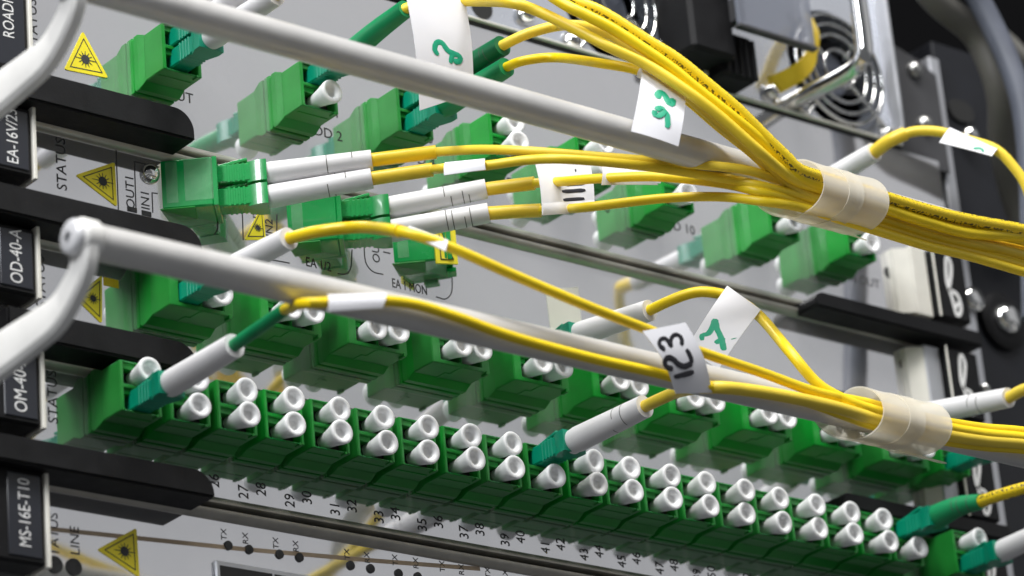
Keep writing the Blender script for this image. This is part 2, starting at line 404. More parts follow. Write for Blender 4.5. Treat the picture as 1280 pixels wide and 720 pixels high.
# ---- top card (double height)
top = card('circuit_card', 'tall grey card with eight spaced green adapters under the fan tray', SEAM['B'], 114.0, 'ROADM-8T/1', 2.7, (100, 66.5), False)
build(lever_mb(-22, 23.2, 61.9, 68.6, -9), 'ejector_lever', M_['black'], top, 30, .5)
prt(top, 'STATUS', 41, 30, 2.3, 90)
sticker(top, [panel_xz(103, 39), panel_xz(80, 87), panel_xz(135, 98)])
prt(top, 'OUT', 224, 120, 2.3)
for k in range(5):
    if k == 0: a, b2 = (421, 142), (405, 166)
    elif k == 1: a, b2 = (538, 174), (522, 199)
    else:
        q1 = panel_xz(538, 174); q2 = panel_xz(522, 199); dx = 24.6*(k-1)
        build(text_mb(str(2*k+1), 2.3, (q1[0]+dx, q1[1]), 0, PRINT), 'lettering', M_['ink'], top)
        build(text_mb('ADD %d' % (2*k+2), 2.3, (q2[0]+dx, q2[1]), 0, PRINT), 'lettering', M_['ink'], top); continue
    prt(top, str(2*k+1), *a, 2.3); prt(top, 'ADD %d' % (2*k+2), *b2, 2.3)
prt(top, 'MON OUT', 1071, 349, 2.2)
right_end(top, 84.2, 67.6, 62.4)
build(MB().lathe([(1.5, 0), (1.5, .12)], 16, frame(at(1111, 341, 0), (0, -1, 0))), 'panel_hole', M_['ink'], top)

# ---- second card with the angled adapters
ea = card('circuit_card', 'grey card printed EA 1 MON with three angled green adapters', SEAM['C'], SEAM['B'], 'EA-16V/23', 2.7, (61.6, 46.8))
build(lever_mb(-34, 23.6, 36.6, 42.9, -9), 'ejector_lever', M_['black'], ea, 30, .5)
prt(ea, 'STATUS', 77, 205, 2.3, 90)
sticker(ea, [panel_xz(94, 219), panel_xz(143, 203), panel_xz(146, 259)])
prt(ea, 'OUT1', 163, 240, 2.0, 90); prt(ea, 'IN1', 182, 250, 2.0, 90)
for pts in ([(145, 187), (148, 262)], [(199, 209), (168, 202), (170, 262)], [(197, 242), (190, 241), (191, 266)]):
    build(strip_mb([panel_xz(*p) for p in pts], .22, PRINT), 'printed_line', M_['ink'], ea)
for q in ((165, 262), (183, 267)):
    p = panel_xz(*q); build(MB().box((p[0]-1.1, -.15, p[1]-.5), (p[0]+1.1, .1, p[1]+.5)), 'printed_mark', M_['ink'], ea)
build(MB().lathe([(2.1, 0), (2.1, .5), (1.6, 1.3), (.9, 1.7), (0.01, 1.75)], 20, frame(at(187, 218, 0), (0, -1, 0)), False), 'screw', M_['chrome'], ea, 60)
prt(ea, 'EA 1/2', 398, 331, 2.1, 0, 1.0, .8); prt(ea, 'EA 1 MON', 512, 359, 2.1, 0, 1.0, .68)
prt(ea, 'OUT', 470, 313, 1.9, 90); prt(ea, '1', 484, 316, 1.9, 90)
prt(ea, 'OUT', 322, 278, 2.0, 90); prt(ea, 'IN2', 337, 285, 1.9, 90)
for pts in ([(455, 305), (456, 322), (459, 332), (467, 340), (479, 343)], [(545, 371), (556, 374), (562, 370), (565, 362), (565, 345)],
            [(440, 312), (439, 332), (436, 340), (430, 343), (422, 342)], [(340, 325), (352, 327), (362, 329)],
            [(272, 262), (272, 285), (268, 293)], [(303, 268), (304, 300)], [(346, 268), (346, 298)]):
    P = spline([Vector((*panel_xz(*p), 0)) for p in pts], .6)
    build(strip_mb([(p.x, p.y) for p in P], .24, PRINT), 'printed_line', M_['ink'], ea)
p0 = panel_xz(331, 277); sticker(ea, [panel_xz(305, 300), panel_xz(328, 255), panel_xz(332, 300)], -.0)
q = [panel_xz(*p) for p in ((682, 362), (722, 359), (728, 417), (689, 420))]; build(MB().prism(q, -.14, .02, 'y'), 'pale_patch', M_['cream'], ea)  # flat pale four-cornered patch on the faceplate
right_end(ea, 58.8, 42.4, 38.3)
build(MB().lathe([(1.3, 0), (1.3, .12)], 16, frame(at(1129, 456, 0), (0, -1, 0))), 'panel_hole', M_['ink'], ea)

# ---- third card, ten wide four-port adapters
od = card('circuit_card', 'grey card behind the lower white bar with ten wide green adapters', SEAM['D'], SEAM['C'], 'OD-40-A', 2.9, (36.0, 21.8))
build(lever_mb(-22, 21.0, 11.6, 17.6, -9), 'ejector_lever', M_['black'], od, 30, .5)
prt(od, 'STATUS', 51, 352, 2.2, 90)
sticker(od, [panel_xz(93, 372), panel_xz(127, 344), panel_xz(127, 405)])
build(MB().box((at(129, 346, 0).x, -.1, at(140, 352, 0).z-1.2), (at(148, 350, 0).x, .05, at(140, 352, 0).z+.6), .05), 'amber_sticker', M_['sleeve'], od)
right_end(od, 33.8, 17.4, 13.4)

# ---- fourth card, row of two-port adapters
om = card('circuit_card', 'grey card with the long row of numbered narrow green adapters', SEAM['E'], SEAM['D'], 'OM-40-A', 2.9, (10.2, -4.6))
build(lever_mb(-34, 23.3, -13.8, -8.4, -9), 'ejector_lever', M_['black'], om, 30, .5)
prt(om, 'STATUS', 66, 496, 2.2, 90)
right_end(om, 8.6, -7.6, -11.6)

# ---- bottom card
xs = card('circuit_card', 'lowest grey card with black indicator holes and a warning triangle', -46, SEAM['E'], 'MS-16E-T10', 2.7, (-13.4, -32.0))
prt(xs, 'STATUS', 68, 672, 2.0, 90); prt(xs, 'LINE', 94, 676, 2.0, 90)
build(strip_mb([panel_xz(60, 661), panel_xz(300, 686), panel_xz(470, 701), panel_xz(600, 711)], .9, -.035), 'painted_reflection', M_['tan'], xs)  # brownish cable reflection, painted on the faceplate as a flat line
sticker(xs, [panel_xz(121, 687), panel_xz(170, 660), panel_xz(174, 722)])
for i, (px, py) in enumerate([(285, 682), (311, 687), (349, 693), (374, 697), (438, 707), (463, 711), (498, 717), (522, 721), (68, 706), (92, 709)]):
    build(MB().lathe([(.95 if i < 8 else 1.7, 0), (.95 if i < 8 else 1.7, .3), (.4, .35)], 16, frame(at(px, py, 0), (0, -1, 0))), 'indicator_hole', M_['ink'], xs)
for i, (px, py) in enumerate([(280, 668), (307, 673), (345, 679), (370, 683), (434, 693), (459, 697), (494, 700), (520, 704), (553, 708), (577, 712), (610, 716), (632, 719)]):
    prt(xs, 'TX' if i % 2 == 0 else 'RX', px, py, 1.3, 90)
q0, q1 = panel_xz(266, 701), panel_xz(420, 735)
build(MB().box((q0[0], -.9, q0[1]-14), (q0[0]+32, .05, q0[1]), .3), 'socket_frame', M_['rail'], xs)
build(MB().box((q0[0]+.8, -1.0, q0[1]-13), (q0[0]+31, -.2, q0[1]-.9), .2), 'socket_mouth', M_['gap'], xs)
build(MB().box((q0[0]+13.2, -1.2, q0[1]-13), (q0[0]+13.6, -.2, q0[1]-.9)), 'socket_divider', M_['rail'], xs)

# ================================================================== ADAPTERS
def housing_mb(w_, h_, L, ports, rear=1.0, dep=7.0):
    """body with real port cavities; local origin in the middle of its footprint on the faceplate, pointing to -y"""
    mb = MB()
    xs_ = sorted({-w_/2, w_/2, *[v for p in ports for v in (p[0]-p[2]/2, p[0]+p[2]/2)]})
    zs_ = sorted({-h_/2, h_/2, *[v for p in ports for v in (p[1]-p[3]/2, p[1]+p[3]/2)]})
    def op(i, j):
        if not (0 <= i < len(xs_)-1 and 0 <= j < len(zs_)-1): return None
        cx, cz = (xs_[i]+xs_[i+1])/2, (zs_[j]+zs_[j+1])/2
        return any(abs(cx-p[0]) < p[2]/2 and abs(cz-p[1]) < p[3]/2 for p in ports)
    def quad(a, b_, c_, d): mb.add([a, b_, c_, d], [(0, 1, 2, 3)])
    f, g = -L, -L+dep
    for i in range(len(xs_)-1):
        for j in range(len(zs_)-1):
            a, b_, c_, d = xs_[i], xs_[i+1], zs_[j], zs_[j+1]; o_ = op(i, j); y = g if o_ else f
            quad((a, y, c_), (b_, y, c_), (b_, y, d), (a, y, d))
            quad((b_, rear, c_), (a, rear, c_), (a, rear, d), (b_, rear, d))
            for di, dj, e in ((-1, 0, ((a, c_), (a, d))), (1, 0, ((b_, d), (b_, c_))), (0, -1, ((b_, c_), (a, c_))), (0, 1, ((a, d), (b_, d)))):
                n_ = op(i+di, j+dj)
                if n_ is None: quad((*[e[0][0], f, e[0][1]],), (e[0][0], rear, e[0][1]), (e[1][0], rear, e[1][1]), (e[1][0], f, e[1][1]))
                elif o_ and not n_: quad((e[0][0], f, e[0][1]), (e[0][0], g, e[0][1]), (e[1][0], g, e[1][1]), (e[1][0], f, e[1][1]))
    return mb
def lug_mb(L, ports, dep=7.0, hh=1.15):
    mb = MB()
    for cx, cz, pw, ph in ports:
        t, l = cz+ph/2+.05, pw/2+.05
        for sg in (-1, 1):
            mb.box((min(cx+sg*l, cx+sg*.9), -L+.5, t-hh), (max(cx+sg*l, cx+sg*.9), -L+dep, t), .12)
            mb.box((min(cx+sg*l, cx+sg*(l-.9)), -L+1.6, t-hh-.9), (max(cx+sg*l, cx+sg*(l-.9)), -L+dep, t-hh-.05), .12)
    return mb
def flange_mb(w_, h_, ex=.22):
    """stepped collar against the faceplate, with a sloping shoulder"""
    mb = MB(); R = [(w_/2+ex, h_/2+1.0, .3), (w_/2+ex, h_/2+1.0, -.9), (w_/2+.06, h_/2+.5, -.95), (w_/2+.06, h_/2+.5, -1.4), (w_/2+ex, h_/2+1.0, -1.45), (w_/2+ex, h_/2+1.0, -2.8), (w_/2+.03, h_/2+.05, -4.9)]
    vs = []
    for a, b_, y in R: vs += [(-a, y, -b_), (a, y, -b_), (a, y, b_), (-a, y, b_)]
    fs = [(4*k+i, 4*k+(i+1) % 4, 4*k+4+(i+1) % 4, 4*k+4+i) for k in range(len(R)-1) for i in range(4)]
    return mb.add(vs, fs)
LBODY = 11.3
DUO = [(0, -2.62, 7.6, 4.35), (0, 2.62, 7.6, 4.35)]
QUAD = [(-2.75+.0, -2.62, 5.0, 4.35), (2.75, -2.62, 5.0, 4.35), (-2.75, 2.62, 5.0, 4.35), (2.75, 2.62, 5.0, 4.35)]
def proto_adapter(w_, h_, ports, seam):
    r = thing('fibre_adapter', (0, 0, 0), 'x', 'fibre adapter')
    hbm = housing_mb(w_, h_, LBODY, ports); me = hbm.mesh('housing', M_['green'], None, None, .16)
    def ch(n, me, p=r): q = bpy.data.objects.new(n, me); C.objects.link(q); q.parent = p; return q
    hs = ch('housing', me)
    ch('port_lugs', lug_mb(LBODY, ports).mesh('port_lugs', M_['green'], None), hs)
    cm = MB()  # dark blocks stand in for the shade deep inside each port
    for cx, cz, pw, ph in ports: cm.box((cx-pw/2+.05, -LBODY+2.6, cz-ph/2+.05), (cx+pw/2-.05, -LBODY+7.2, cz+ph/2-.05))
    ch('port_shade_block', cm.mesh('port_shade_block', M_['gap']), hs)
    ch('flange', flange_mb(w_, h_).mesh('flange', M_['green'], None, None, .1))
    if seam:      # moulding seam and catches on the underside
        mb = MB(); z = -h_/2
        mb.box((-.35, -LBODY+.4, z-.12), (.35, -7.4, z+.1), .05).box((-1.6, -7.6, z-.14), (.4, -6.9, z+.1), .05).box((-1.6, -7.0, z-.12), (-1.0, -3.6, z+.1), .05)
        ch('moulding_ridge', mb.mesh('moulding_ridge', M_['green']))
        mb = MB().box((w_/2-1.2, -LBODY-.25, z-.5), (w_/2-.5, -LBODY+1.6, z+.5), .1); ch('catch', mb.mesh('catch', M_['green']))
    else:
        z = -h_/2; mb = MB().box((w_/2-1.5, -LBODY-.2, z-.25), (w_/2-.8, -LBODY+1.4, z+.3), .1).box((-w_/2+.8, -8.6, z-.14), (w_/2-.8, -8.1, z+.1), .04)
        ch('catch', mb.mesh('catch', M_['green']))
    return r
proto = {'duo': proto_adapter(9.25, 10.3, DUO, False), 'quad': proto_adapter(14.9, 11.6, QUAD, True)}
used = set()
def adapter(kind, x, z, label, group):
    o = proto[kind]
    if kind in used: o = copy_tree(o)
    used.add(kind); o.location = Vector((x, 0, z))*S
    tag(o, label, 'fibre adapter', group); return o
# dust plug: soft white cap that flares to a hollow tip; local z outwards
pm_ = MB().lathe([(0.01, -6.5), (1.1, -6.5), (1.35, -6.0), (1.5, -3.5), (1.7, -1.0), (2.1, 1.2), (2.45, 2.6), (2.64, 3.4), (2.70, 3.8), (2.62, 4.05), (2.4, 4.14), (1.95, 4.1), (1.6, 3.9), (1.38, 3.5), (1.25, 2.9), (1.1, 2.75), (0.01, 2.7)], 24, None, False)
PLUG_ME = pm_.mesh('dust_plug', M_['plug'], 50)
def plug(x, z, label, group, rot=True):
    o = bpy.data.objects.new('dust_plug', PLUG_ME); C.objects.link(o)
    o.scale = (.95, .95, 1); o.location = Vector((x, -LBODY-random.uniform(-.6, .4), z))*S
    d = Vector((random.gauss(0, .035), -1, random.gauss(0, .035)))
    q = d.to_track_quat('Z', 'Y'); o.rotation_euler = (q @ Matrix.Rotation(random.uniform(0, 6.28), 3, 'Z').to_quaternion()).to_euler()
    return tag(o, label, 'dust plug', group)
ORD = ['first', 'second', 'third', 'fourth', 'fifth', 'sixth', 'seventh', 'eighth', 'ninth', 'tenth']

# ---- narrow two-port adapters of the long row
COLX = {}
tips = {1: 254, 2: 311.5, 3: 371, 4: 428.5, 5: 485.5, 6: 539.5, 7: 594, 9: 696.5, 10: 747.3, 11: 795.7, 12: 842, 13: 889, 14: 936.5, 15: 981, 16: 1026, 17: 1068.5, 18: 1111.5, 19: 1152}
tipy = {1: 506, 2: 516.5, 3: 529, 4: 540, 5: 551, 6: 562.5, 7: 574, 9: 593.5, 10: 603.3, 11: 614, 12: 624.5, 13: 634, 14: 642, 15: 651, 16: 660, 17: 668, 18: 675.5, 19: 685}
for k in tips: COLX[k] = at(tips[k], tipy[k], -15.3).x
COLX[0] = 5.6; COLX[8] = (COLX[7]+COLX[9])/2
for k in range(1, 19): COLX[k] = .5*COLX[k] + .25*(COLX[k-1]+COLX[k+1])
ZB = 4.75
UNITS = ['one', 'three', 'five', 'seven', 'nine']
def words(n): return {2: 'twenty', 3: 'thirty', 4: 'forty', 5: 'fifty'}[n//10] + '-' + UNITS[(n % 10)//2]
def col_where(k):
    if k == 0: return 'holding the white-booted cord beside the lowest lever'
    if k <= 2: return '%s after the white-booted cord by the black lever' % ORD[k-1]
    if k <= 13: return 'above the printed number ' + words(21+2*k)
    if k == 19: return 'holding the plain green-booted cord'
    return '%s before the green-booted cord' % ORD[18-k]
for k in range(20):
    adapter('duo', COLX[k], ZB, 'narrow green two-port adapter, ' + col_where(k), 'narrow adapters in the numbered row')
    for s_, nm in ((-1, 'lower'), (1, 'upper')):
        if (k, s_) in ((0, -1), (9, 1), (19, 1)): continue
        if k == 0: lb = 'white dust plug above the white-booted cord at the row start'
        elif k == 9: lb = 'white dust plug under the white-booted cord in mid row'
        elif k == 19: lb = 'white dust plug under the green-booted cord'
        else: lb = nm + ' white dust plug in narrow adapter ' + col_where(k)
        plug(COLX[k]+random.uniform(-.12, .12), ZB+s_*2.62, lb, 'dust plugs in the numbered row')
    if k >= 2:
        for n_, dx in ((21+2*k, -2.5), (22+2*k, 1.8)):
            build(text_mb(str(n_), 2.4, (COLX[k]+dx, -7.5 if n_ % 2 else -6.2), 90, PRINT, 1.0, 'CENTER', .85), 'lettering', M_['ink'], om)
XLAST = 230.2
adapter('duo', XLAST, ZB, 'lone green two-port adapter standing apart past the green-booted cord', 'narrow adapters in the numbered row')
plug(XLAST, ZB+2.62, 'white dust plug above the grey-white boot in the lone adapter', 'dust plugs in the numbered row')

adapter('duo', XLAST, 29.6, 'lone green two-port adapter with a teal connector behind the lower bar', 'narrow adapters in the numbered row')
# ---- wide four-port adapters
MIDX = [13.3+21.45*j+7.45 for j in range(10)]; ZM = 23.7+5.8
for j in range(10):
    adapter('quad', MIDX[j], ZM, '%s wide green four-port adapter counted from the yellow warning triangle' % ORD[j], 'wide adapters behind the lower bar')
    for sx in (-1, 1):
        for sz in (-1, 1):
            if (j, sx, sz) in ((4, 1, 1), (9, -1, 1), (0, -1, -1)): continue
            plug(MIDX[j]+sx*2.72, ZM+sz*2.62, '%s %s white dust plug in %s wide adapter from the yellow triangle' % ('upper' if sz > 0 else 'lower', 'right' if sx > 0 else 'left', ORD[j]), 'dust plugs in the wide adapters')

# ---- spaced adapters of the tall card
TOPX = [14.1, 48.1, 73.0, 97.8, 122.2, 146.5, 178.8, 203.2]; TOPX = [x+4.8+.4 for x in TOPX]; ZT = 80.2
tl_ = ['green two-port adapter beside the word OUT and the yellow triangle', 'green two-port adapter with a green-booted cord over one white plug', 'green two-port adapter with two green-booted cords',
       'green two-port adapter with two dust plugs, right of the printed ADD 4', 'green two-port adapter behind the tag marked with three strokes', 'green two-port adapter behind the four yellow cables',
       'green two-port adapter under the upper spiral wrap', 'green two-port adapter left of the printed MON OUT']
for k in range(8):
    adapter('duo', TOPX[k], ZT+(0 if k < 5 else -1.0), tl_[k], 'spaced adapters on the tall card')
for k, s_, lb in ((1, -1, 'white dust plug above the printed ADD 2'), (3, -1, 'lower white dust plug in adapter right of printed ADD 4'), (3, 1, 'upper white dust plug in adapter right of printed ADD 4'),
                  (4, -1, 'lower white dust plug behind the tag with three strokes'), (4, 1, 'upper white dust plug behind the tag with three strokes'),
                  (5, -1, 'lower white dust plug behind the yellow cables'), (5, 1, 'upper white dust plug behind the yellow cables'), (6, -1, 'white dust plug below the upper spiral wrap'),
                  (7, -1, 'lower white dust plug above the printed MON OUT'), (7, 1, 'upper white dust plug above the printed MON OUT')):
    plug(TOPX[k], ZT+(0 if k < 5 else -1.0)+s_*2.62, lb, 'dust plugs on the tall card')

# ---- angled adapters on the second card
AL = math.radians(40); DIR = Vector((math.cos(AL), -math.sin(AL), 0)); ACR = Vector((-math.sin(AL), -math.cos(AL), 0))
ANG = []
for k, (x0, z0, lb, Ln) in enumerate([(20.6, 55.4, 'angled green adapter beside the round chrome screw, two white boots in it', 11.2), (51.4, 54.4, 'angled green adapter over printed EA 1/2, two white boots in it', 11.2),
                                   (78.6, 54.6, 'empty angled green adapter with a yellow flap over printed EA 1 MON', 12.2)]):
    org = Vector((x0, 0, z0)) - ACR*4.8
    r = thing('angled_adapter', (x0, 0, z0-5.3), lb, 'fibre adapter', 'angled adapters on the second card')
    M = frame(org, DIR)                    # local x across (to the right-back), y up, z along
    sgn = 1 if (M.to_3x3() @ Vector((1, 0, 0))).dot(ACR) > 0 else -1
    hh = 5.4 if k < 2 else 4.5
    mb = MB().box((-4.8, -hh, -8), (4.8, hh, Ln-.9), .35, M)
    for a in (-1, 1): mb.box((min(a*3.9, a*4.8), -hh, Ln-1), (max(a*3.9, a*4.8), hh, Ln), .1, M)
    mb.box((-3.95, hh-.8, Ln-1), (3.95, hh, Ln), .1, M).box((-3.95, -hh, Ln-1), (3.95, -hh+.8, Ln), .1, M).box((-3.95, -.4, Ln-1), (3.95, .4, Ln), .1, M)
    hs = build(mb, 'housing', M_['green_dk'], r, 30)
    y0, y1 = (4.82, 4.92) if sgn > 0 else (-4.92, -4.82)
    build(MB().box((y0, -hh+1.2, .9), (y1, hh-.6, 3.2), 0, M), 'pale_label', M_['tape'], hs)
    if k == 0: build(MB().box((y0, -hh+1.4, 4.6), (y1, hh-.4, 10.3), 0, M), 'glossy_film', M_['tape'], hs)
    build(MB().box((-5.2, -hh-.35, -7), (5.2, -hh+.02, 6.5), .15, M), 'underside_rail', M_['green'], r)
    if k == 2:
        g = sgn
        poly = [(g*4.95, Ln-3.6), (g*5.4, Ln-3.4), (g*3.9, Ln+1.1), (g*3.4, Ln+.9)]
        mb = MB(); vs = [M @ Vector((x, h, z)) for h in (-hh-.9, hh+.5) for x, z in poly]
        mb.add(vs, [(0, 1, 2, 3), (7, 6, 5, 4)] + [(i, (i+1) % 4, 4+(i+1) % 4, 4+i) for i in range(4)])
        cap = build(mb, 'yellow_flap', M_['yellow_label'], r)
        pt = lambda t, h: M @ Vector((g*(5.45-1.5*t), h, Ln-3.35+4.45*t))
        q = MB().tube([pt(.22, -hh), pt(.22, hh-1), pt(.8, -hh), pt(.22, -hh)], .13, 6)
        build(q, 'border_line', M_['ink'], cap)
        build(MB().box((-.9, -hh-1.2, Ln-1.5), (2.2, -hh-.2, Ln+.6), .15, M), 'catch', M_['green_dk'], r)
    ANG.append((M, sgn, Ln))

# ================================================================== GUIDE BARS
XS0, ZU, ZLW, YB, RB = -46.5, 48.2, -.9, -75, 3.1
def guide(zc, label):
    r = thing('guide_bar', (XS0-4, 0, zc-25), label, 'guide bar', 'white guide bars in front of the cards')
    n = 40; pts = [(XS0-.3+i*(330-XS0)/n, YB, zc) for i in range(n+1)]
    build(MB().tube(pts, RB, 28), 'bar', M_['bar'], r, 50)
    # flat cast arm: runs back to the rack in a shallow S, seen on its broad side
    cl = [(YB, 0, 3.4)]
    for px, py, hw in ((103, 333, 2.7), (92, 360, 2.8), (72, 392, 3.2), (45, 414, 3.6), (0, 445, 4.1), (-60, 484, 4.6)):
        q = atx(px, py, XS0-1.6); cl.append((q.y, q.z-ZLW, hw))
    cl += [(-4, cl[-1][1]-1.0, 5.2), (3, cl[-1][1]-1.2, 5.4)]
    P = spline([Vector((a, b_, c_)) for a, b_, c_ in cl], 1.5); up_, dn = [], []
    for i, p in enumerate(P):
        t = (P[min(i+1, len(P)-1)]-P[max(i-1, 0)]); t = Vector((t.x, t.y)).normalized(); nn = Vector((-t.y, t.x))
        up_.append((p.x+nn.x*p.z, zc+p.y+nn.y*p.z)); dn.append((p.x-nn.x*p.z, zc+p.y-nn.y*p.z))
    cap = [(YB+3.9*math.cos(a), zc+3.9*math.sin(a)) for a in [math.pi*(1.0+.9*i/8)-.9 for i in range(9)]]
    a0, a1 = XS0-2.9, XS0
    mb = MB(); n = len(P); vs = []
    for x in (a0, a0+.6, a1-.6, a1):
        for (u, v) in zip(up_, dn):
            ins = .12 if x in (a0, a1) else 0
            uu = (u[0]+(v[0]-u[0])*ins, u[1]+(v[1]-u[1])*ins); vv = (v[0]+(u[0]-v[0])*ins, v[1]+(u[1]-v[1])*ins)
            vs += [(x, *uu), (x, *vv)]
    fs = []
    for i in range(n-1):
        A = lambda q, j, s_: q*2*n+2*j+s_
        fs.append((A(0, i, 0), A(0, i, 1), A(0, i+1, 1), A(0, i+1, 0))); fs.append((A(3, i, 0), A(3, i+1, 0), A(3, i+1, 1), A(3, i, 1)))
        for q in range(3):
            for s_ in (0, 1):
                f = (A(q, i, s_), A(q, i+1, s_), A(q+1, i+1, s_), A(q+1, i, s_)); fs.append(f)
    for i in (0, n-1):
        for q in range(3): fs.append((A(q, i, 0), A(q, i, 1), A(q+1, i, 1), A(q+1, i, 0)))
    mb.add(vs, fs)
    mb.lathe([(3.0, -.4), (3.6, .3), (3.6, 3.0), (3.2, 3.6)], 28, frame((a0, YB, zc), (1, 0, 0)))
    arm = build(mb, 'support_arm', M_['arm'], r, 40)
    sc = build(MB().lathe([(3.15, 0), (3.15, .7), (2.9, 1.15), (2.3, 1.4), (.02, 1.5)], 28, frame((a0-.35, YB, zc), (-1, 0, 0)), False), 'screw_head', M_['white_screw'], arm, 60)
    c = MB().box((a0-1.93, YB-1.0, zc-.3), (a0-1.6, YB+1.0, zc+.3), .05).box((a0-1.94, YB-.3, zc-1.0), (a0-1.61, YB+.3, zc+1.0), .05)
    build(c, 'cross_slot', M_['navy'], sc)
    # foot that is bolted to the card edge at the left, outside the picture
    build(MB().box((a0-.5, -3, zc-27), (a1+3.5, 6, zc-8), .5), 'foot', M_['arm'], arm)
    build(MB().box((318, YB-4, zc-4), (322, 6, zc+4), .8), 'end_bracket', M_['arm'], r)
    return r
guide(ZLW, 'lower white guide bar whose arm shows a bright screw head')
guide(ZU, 'upper white guide bar passing over the tall card')
# mounting plate at the left, carrying the arms
sp_ = thing('rack_post', (-46, 0, -120), 'dark rack post behind the support arms', 'rack post')
build(MB().box((-60, 0.2, -120), (-40.2, 20, 200), .4), 'post', M_['darkblue'], sp_)

# ================================================================== CORDS
def tag_patch(root, corners, name='paper_tag', bend=0.0, strokes=(), ink='marker_green', nu=8, nv=8, th=.16, wr=.5):
    """paper flag spanned between four corner points (tl, tr, br, bl); strokes are (u, v) paths drawn on it"""
    tl, tr, br, bl = [Vector(c) for c in corners]
    nrm = (tr-tl).cross(bl-tl).normalized()
    if nrm.dot(FWD) > 0: nrm = -nrm
    def P(u, v): return tl*(1-u)*(1-v)+tr*u*(1-v)+br*u*v+bl*(1-u)*v + nrm*(bend*math.sin(math.pi*v)+.25*bend*math.sin(math.pi*u)*v)
    mb = MB(); vs = []
    for sd in (0, 1):
        for j in range(nv+1):
            for i in range(nu+1): vs.append(P(i/nu, j/nv)-nrm*th*sd)
    K = (nu+1)*(nv+1); fs = []
    for j in range(nv):
        for i in range(nu):
            a = j*(nu+1)+i; fs += [(a, a+1, a+nu+2, a+nu+1), (K+a, K+a+nu+1, K+a+nu+2, K+a+1)]
    ring = [i for i in range(nu+1)] + [j*(nu+1)+nu for j in range(1, nv+1)] + [nv*(nu+1)+i for i in range(nu-1, -1, -1)] + [j*(nu+1) for j in range(nv-1, 0, -1)]
    for a, b_ in zip(ring, ring[1:]+ring[:1]): fs.append((a, K+a, K+b_, b_))
    mb.add(vs, fs); o = build(mb, name, M_['paper'], root, 40)
    if strokes:
        for st in strokes:
            mbs = MB()
            Q = spline([Vector((u, v, 0)) for u, v in st], .03) if len(st) > 2 else [Vector((st[0][0]+(st[1][0]-st[0][0])*t/6, st[0][1]+(st[1][1]-st[0][1])*t/6, 0)) for t in range(7)]
            pts = [P(q.x, q.y) for q in Q]; n = 8; vs = []; fs = []
            for i, p in enumerate(pts):
                t = (pts[min(i+1, len(pts)-1)]-pts[max(i-1, 0)]).normalized(); s2 = nrm.cross(t)
                e = 1 if 0 < i < len(pts)-1 else .6
                for k in range(n):
                    a = 2*math.pi*k/n; vs.append(p + nrm*.03 + s2*math.cos(a)*wr*e*random.uniform(.92, 1.08) + nrm*math.sin(a)*.05)
            for i in range(len(pts)-1):
                for k in range(n): fs.append((i*n+k, i*n+(k+1) % n, (i+1)*n+(k+1) % n, (i+1)*n+k))
            fs += [tuple(range(n))[::-1], tuple((len(pts)-1)*n+k for k in range(n))]
            mbs.add(vs, fs); build(mbs, 'pen_stroke', M_[ink], o, 60)
    return o
def uvs(quad, paths):
    """pen paths traced on the flat tag -> (u, v) on it"""
    a, b_, c_, d = [Vector(q) for q in quad]; out = []
    for path in paths:
        L = []
        for p in path:
            u = v = .5; p = Vector(p)
            for _ in range(25):
                q = a*(1-u)*(1-v)+b_*u*(1-v)+c_*u*v+d*(1-u)*v-p
                du = (b_-a)*(1-v)+(c_-d)*v; dv = (d-a)*(1-u)+(c_-b_)*u
                det = du.x*dv.y-du.y*dv.x
                u -= (q.x*dv.y-q.y*dv.x)/det; v -= (du.x*q.y-du.y*q.x)/det
            L.append((u, v))
        out.append(L)
    return out
def connector(root, face, d, big=False, m_='teal', flip=1):
    """small push-pull plug: body in the port, latch arm on top, collar towards the boot"""
    M = frame(face, d)
    mb = MB().box((-2.25, -2.0, -5), (2.25, 1.9, 7.6), .25, M)
    for k in range(4): mb.box((-2.34, -2.06, 2.2+k*1.0), (2.34, 1.97, 2.7+k*1.0), .05, M)
    mb.prism([(-2.0, 6.2), (2.0, 6.2), (2.9, 8.4), (2.9, 10.2), (-2.9, 10.2), (-2.9, 8.4)], -2.35, 2.2, 'y', M)
    o = build(mb, 'connector_body', M_[m_], root, 30)
    M2 = M @ Matrix.Rotation(math.radians(-11), 4, 'X')
    build(MB().box((-1.3, 1.7, -3), (1.3, 2.35, 6.8), .15, M2), 'latch', M_[m_], o, 30)
    return o
def boot(root, pts, r0, r1, m_, rings=True):
    P = spline(pts, 1.2); n = len(P); R = []
    for i in range(n):
        t = i/(n-1); r = r0+(r1-r0)*t
        if t < .06: r *= .93
        R.append(r)
    o = build(MB().tube(P, R, 22), 'boot', M_[m_], root, 55)
    if rings:
        L = n-1
        for t in (.62, .70, .80, .86):
            i = int(L*t); q = P[i]; d = (P[min(i+1, L)]-P[i-1]).normalized(); M = frame(q, d)
            mb = MB(); vs = []; fs = []; k0 = random.uniform(0, 6); nn = 14; r = R[i]+.035
            for k in range(nn+1):
                a = k0 + 2*math.pi*.45*k/nn
                for h in (-.09, .09): vs.append(M @ Vector((r*math.cos(a), r*math.sin(a), h)))
            for k in range(nn): fs.append((2*k, 2*k+2, 2*k+3, 2*k+1))
            build(MB().add(vs, fs), 'slit', M_['cable_grey'], o)
    return o
def jacket(root, pts, r, m_='yellow', name='jacket'):
    return build(MB().tube(spline(pts, 1.2), r, 14), name, M_[m_], root, 60)
def sleeve_tag(root, pts, r, name='wrapped_tag'):
    return build(MB().tube(spline(pts, 1.0), r, 12), name, M_['paper'], root, 60)
def cord(loc, label, group): return thing('patch_cord', loc, label, 'patch cord', group)
GU, GL = 'yellow patch cords gathered in the upper spiral wrap', 'yellow patch cords gathered in the lower spiral wrap'
A = lambda px, py, Y: at(px, py, Y)
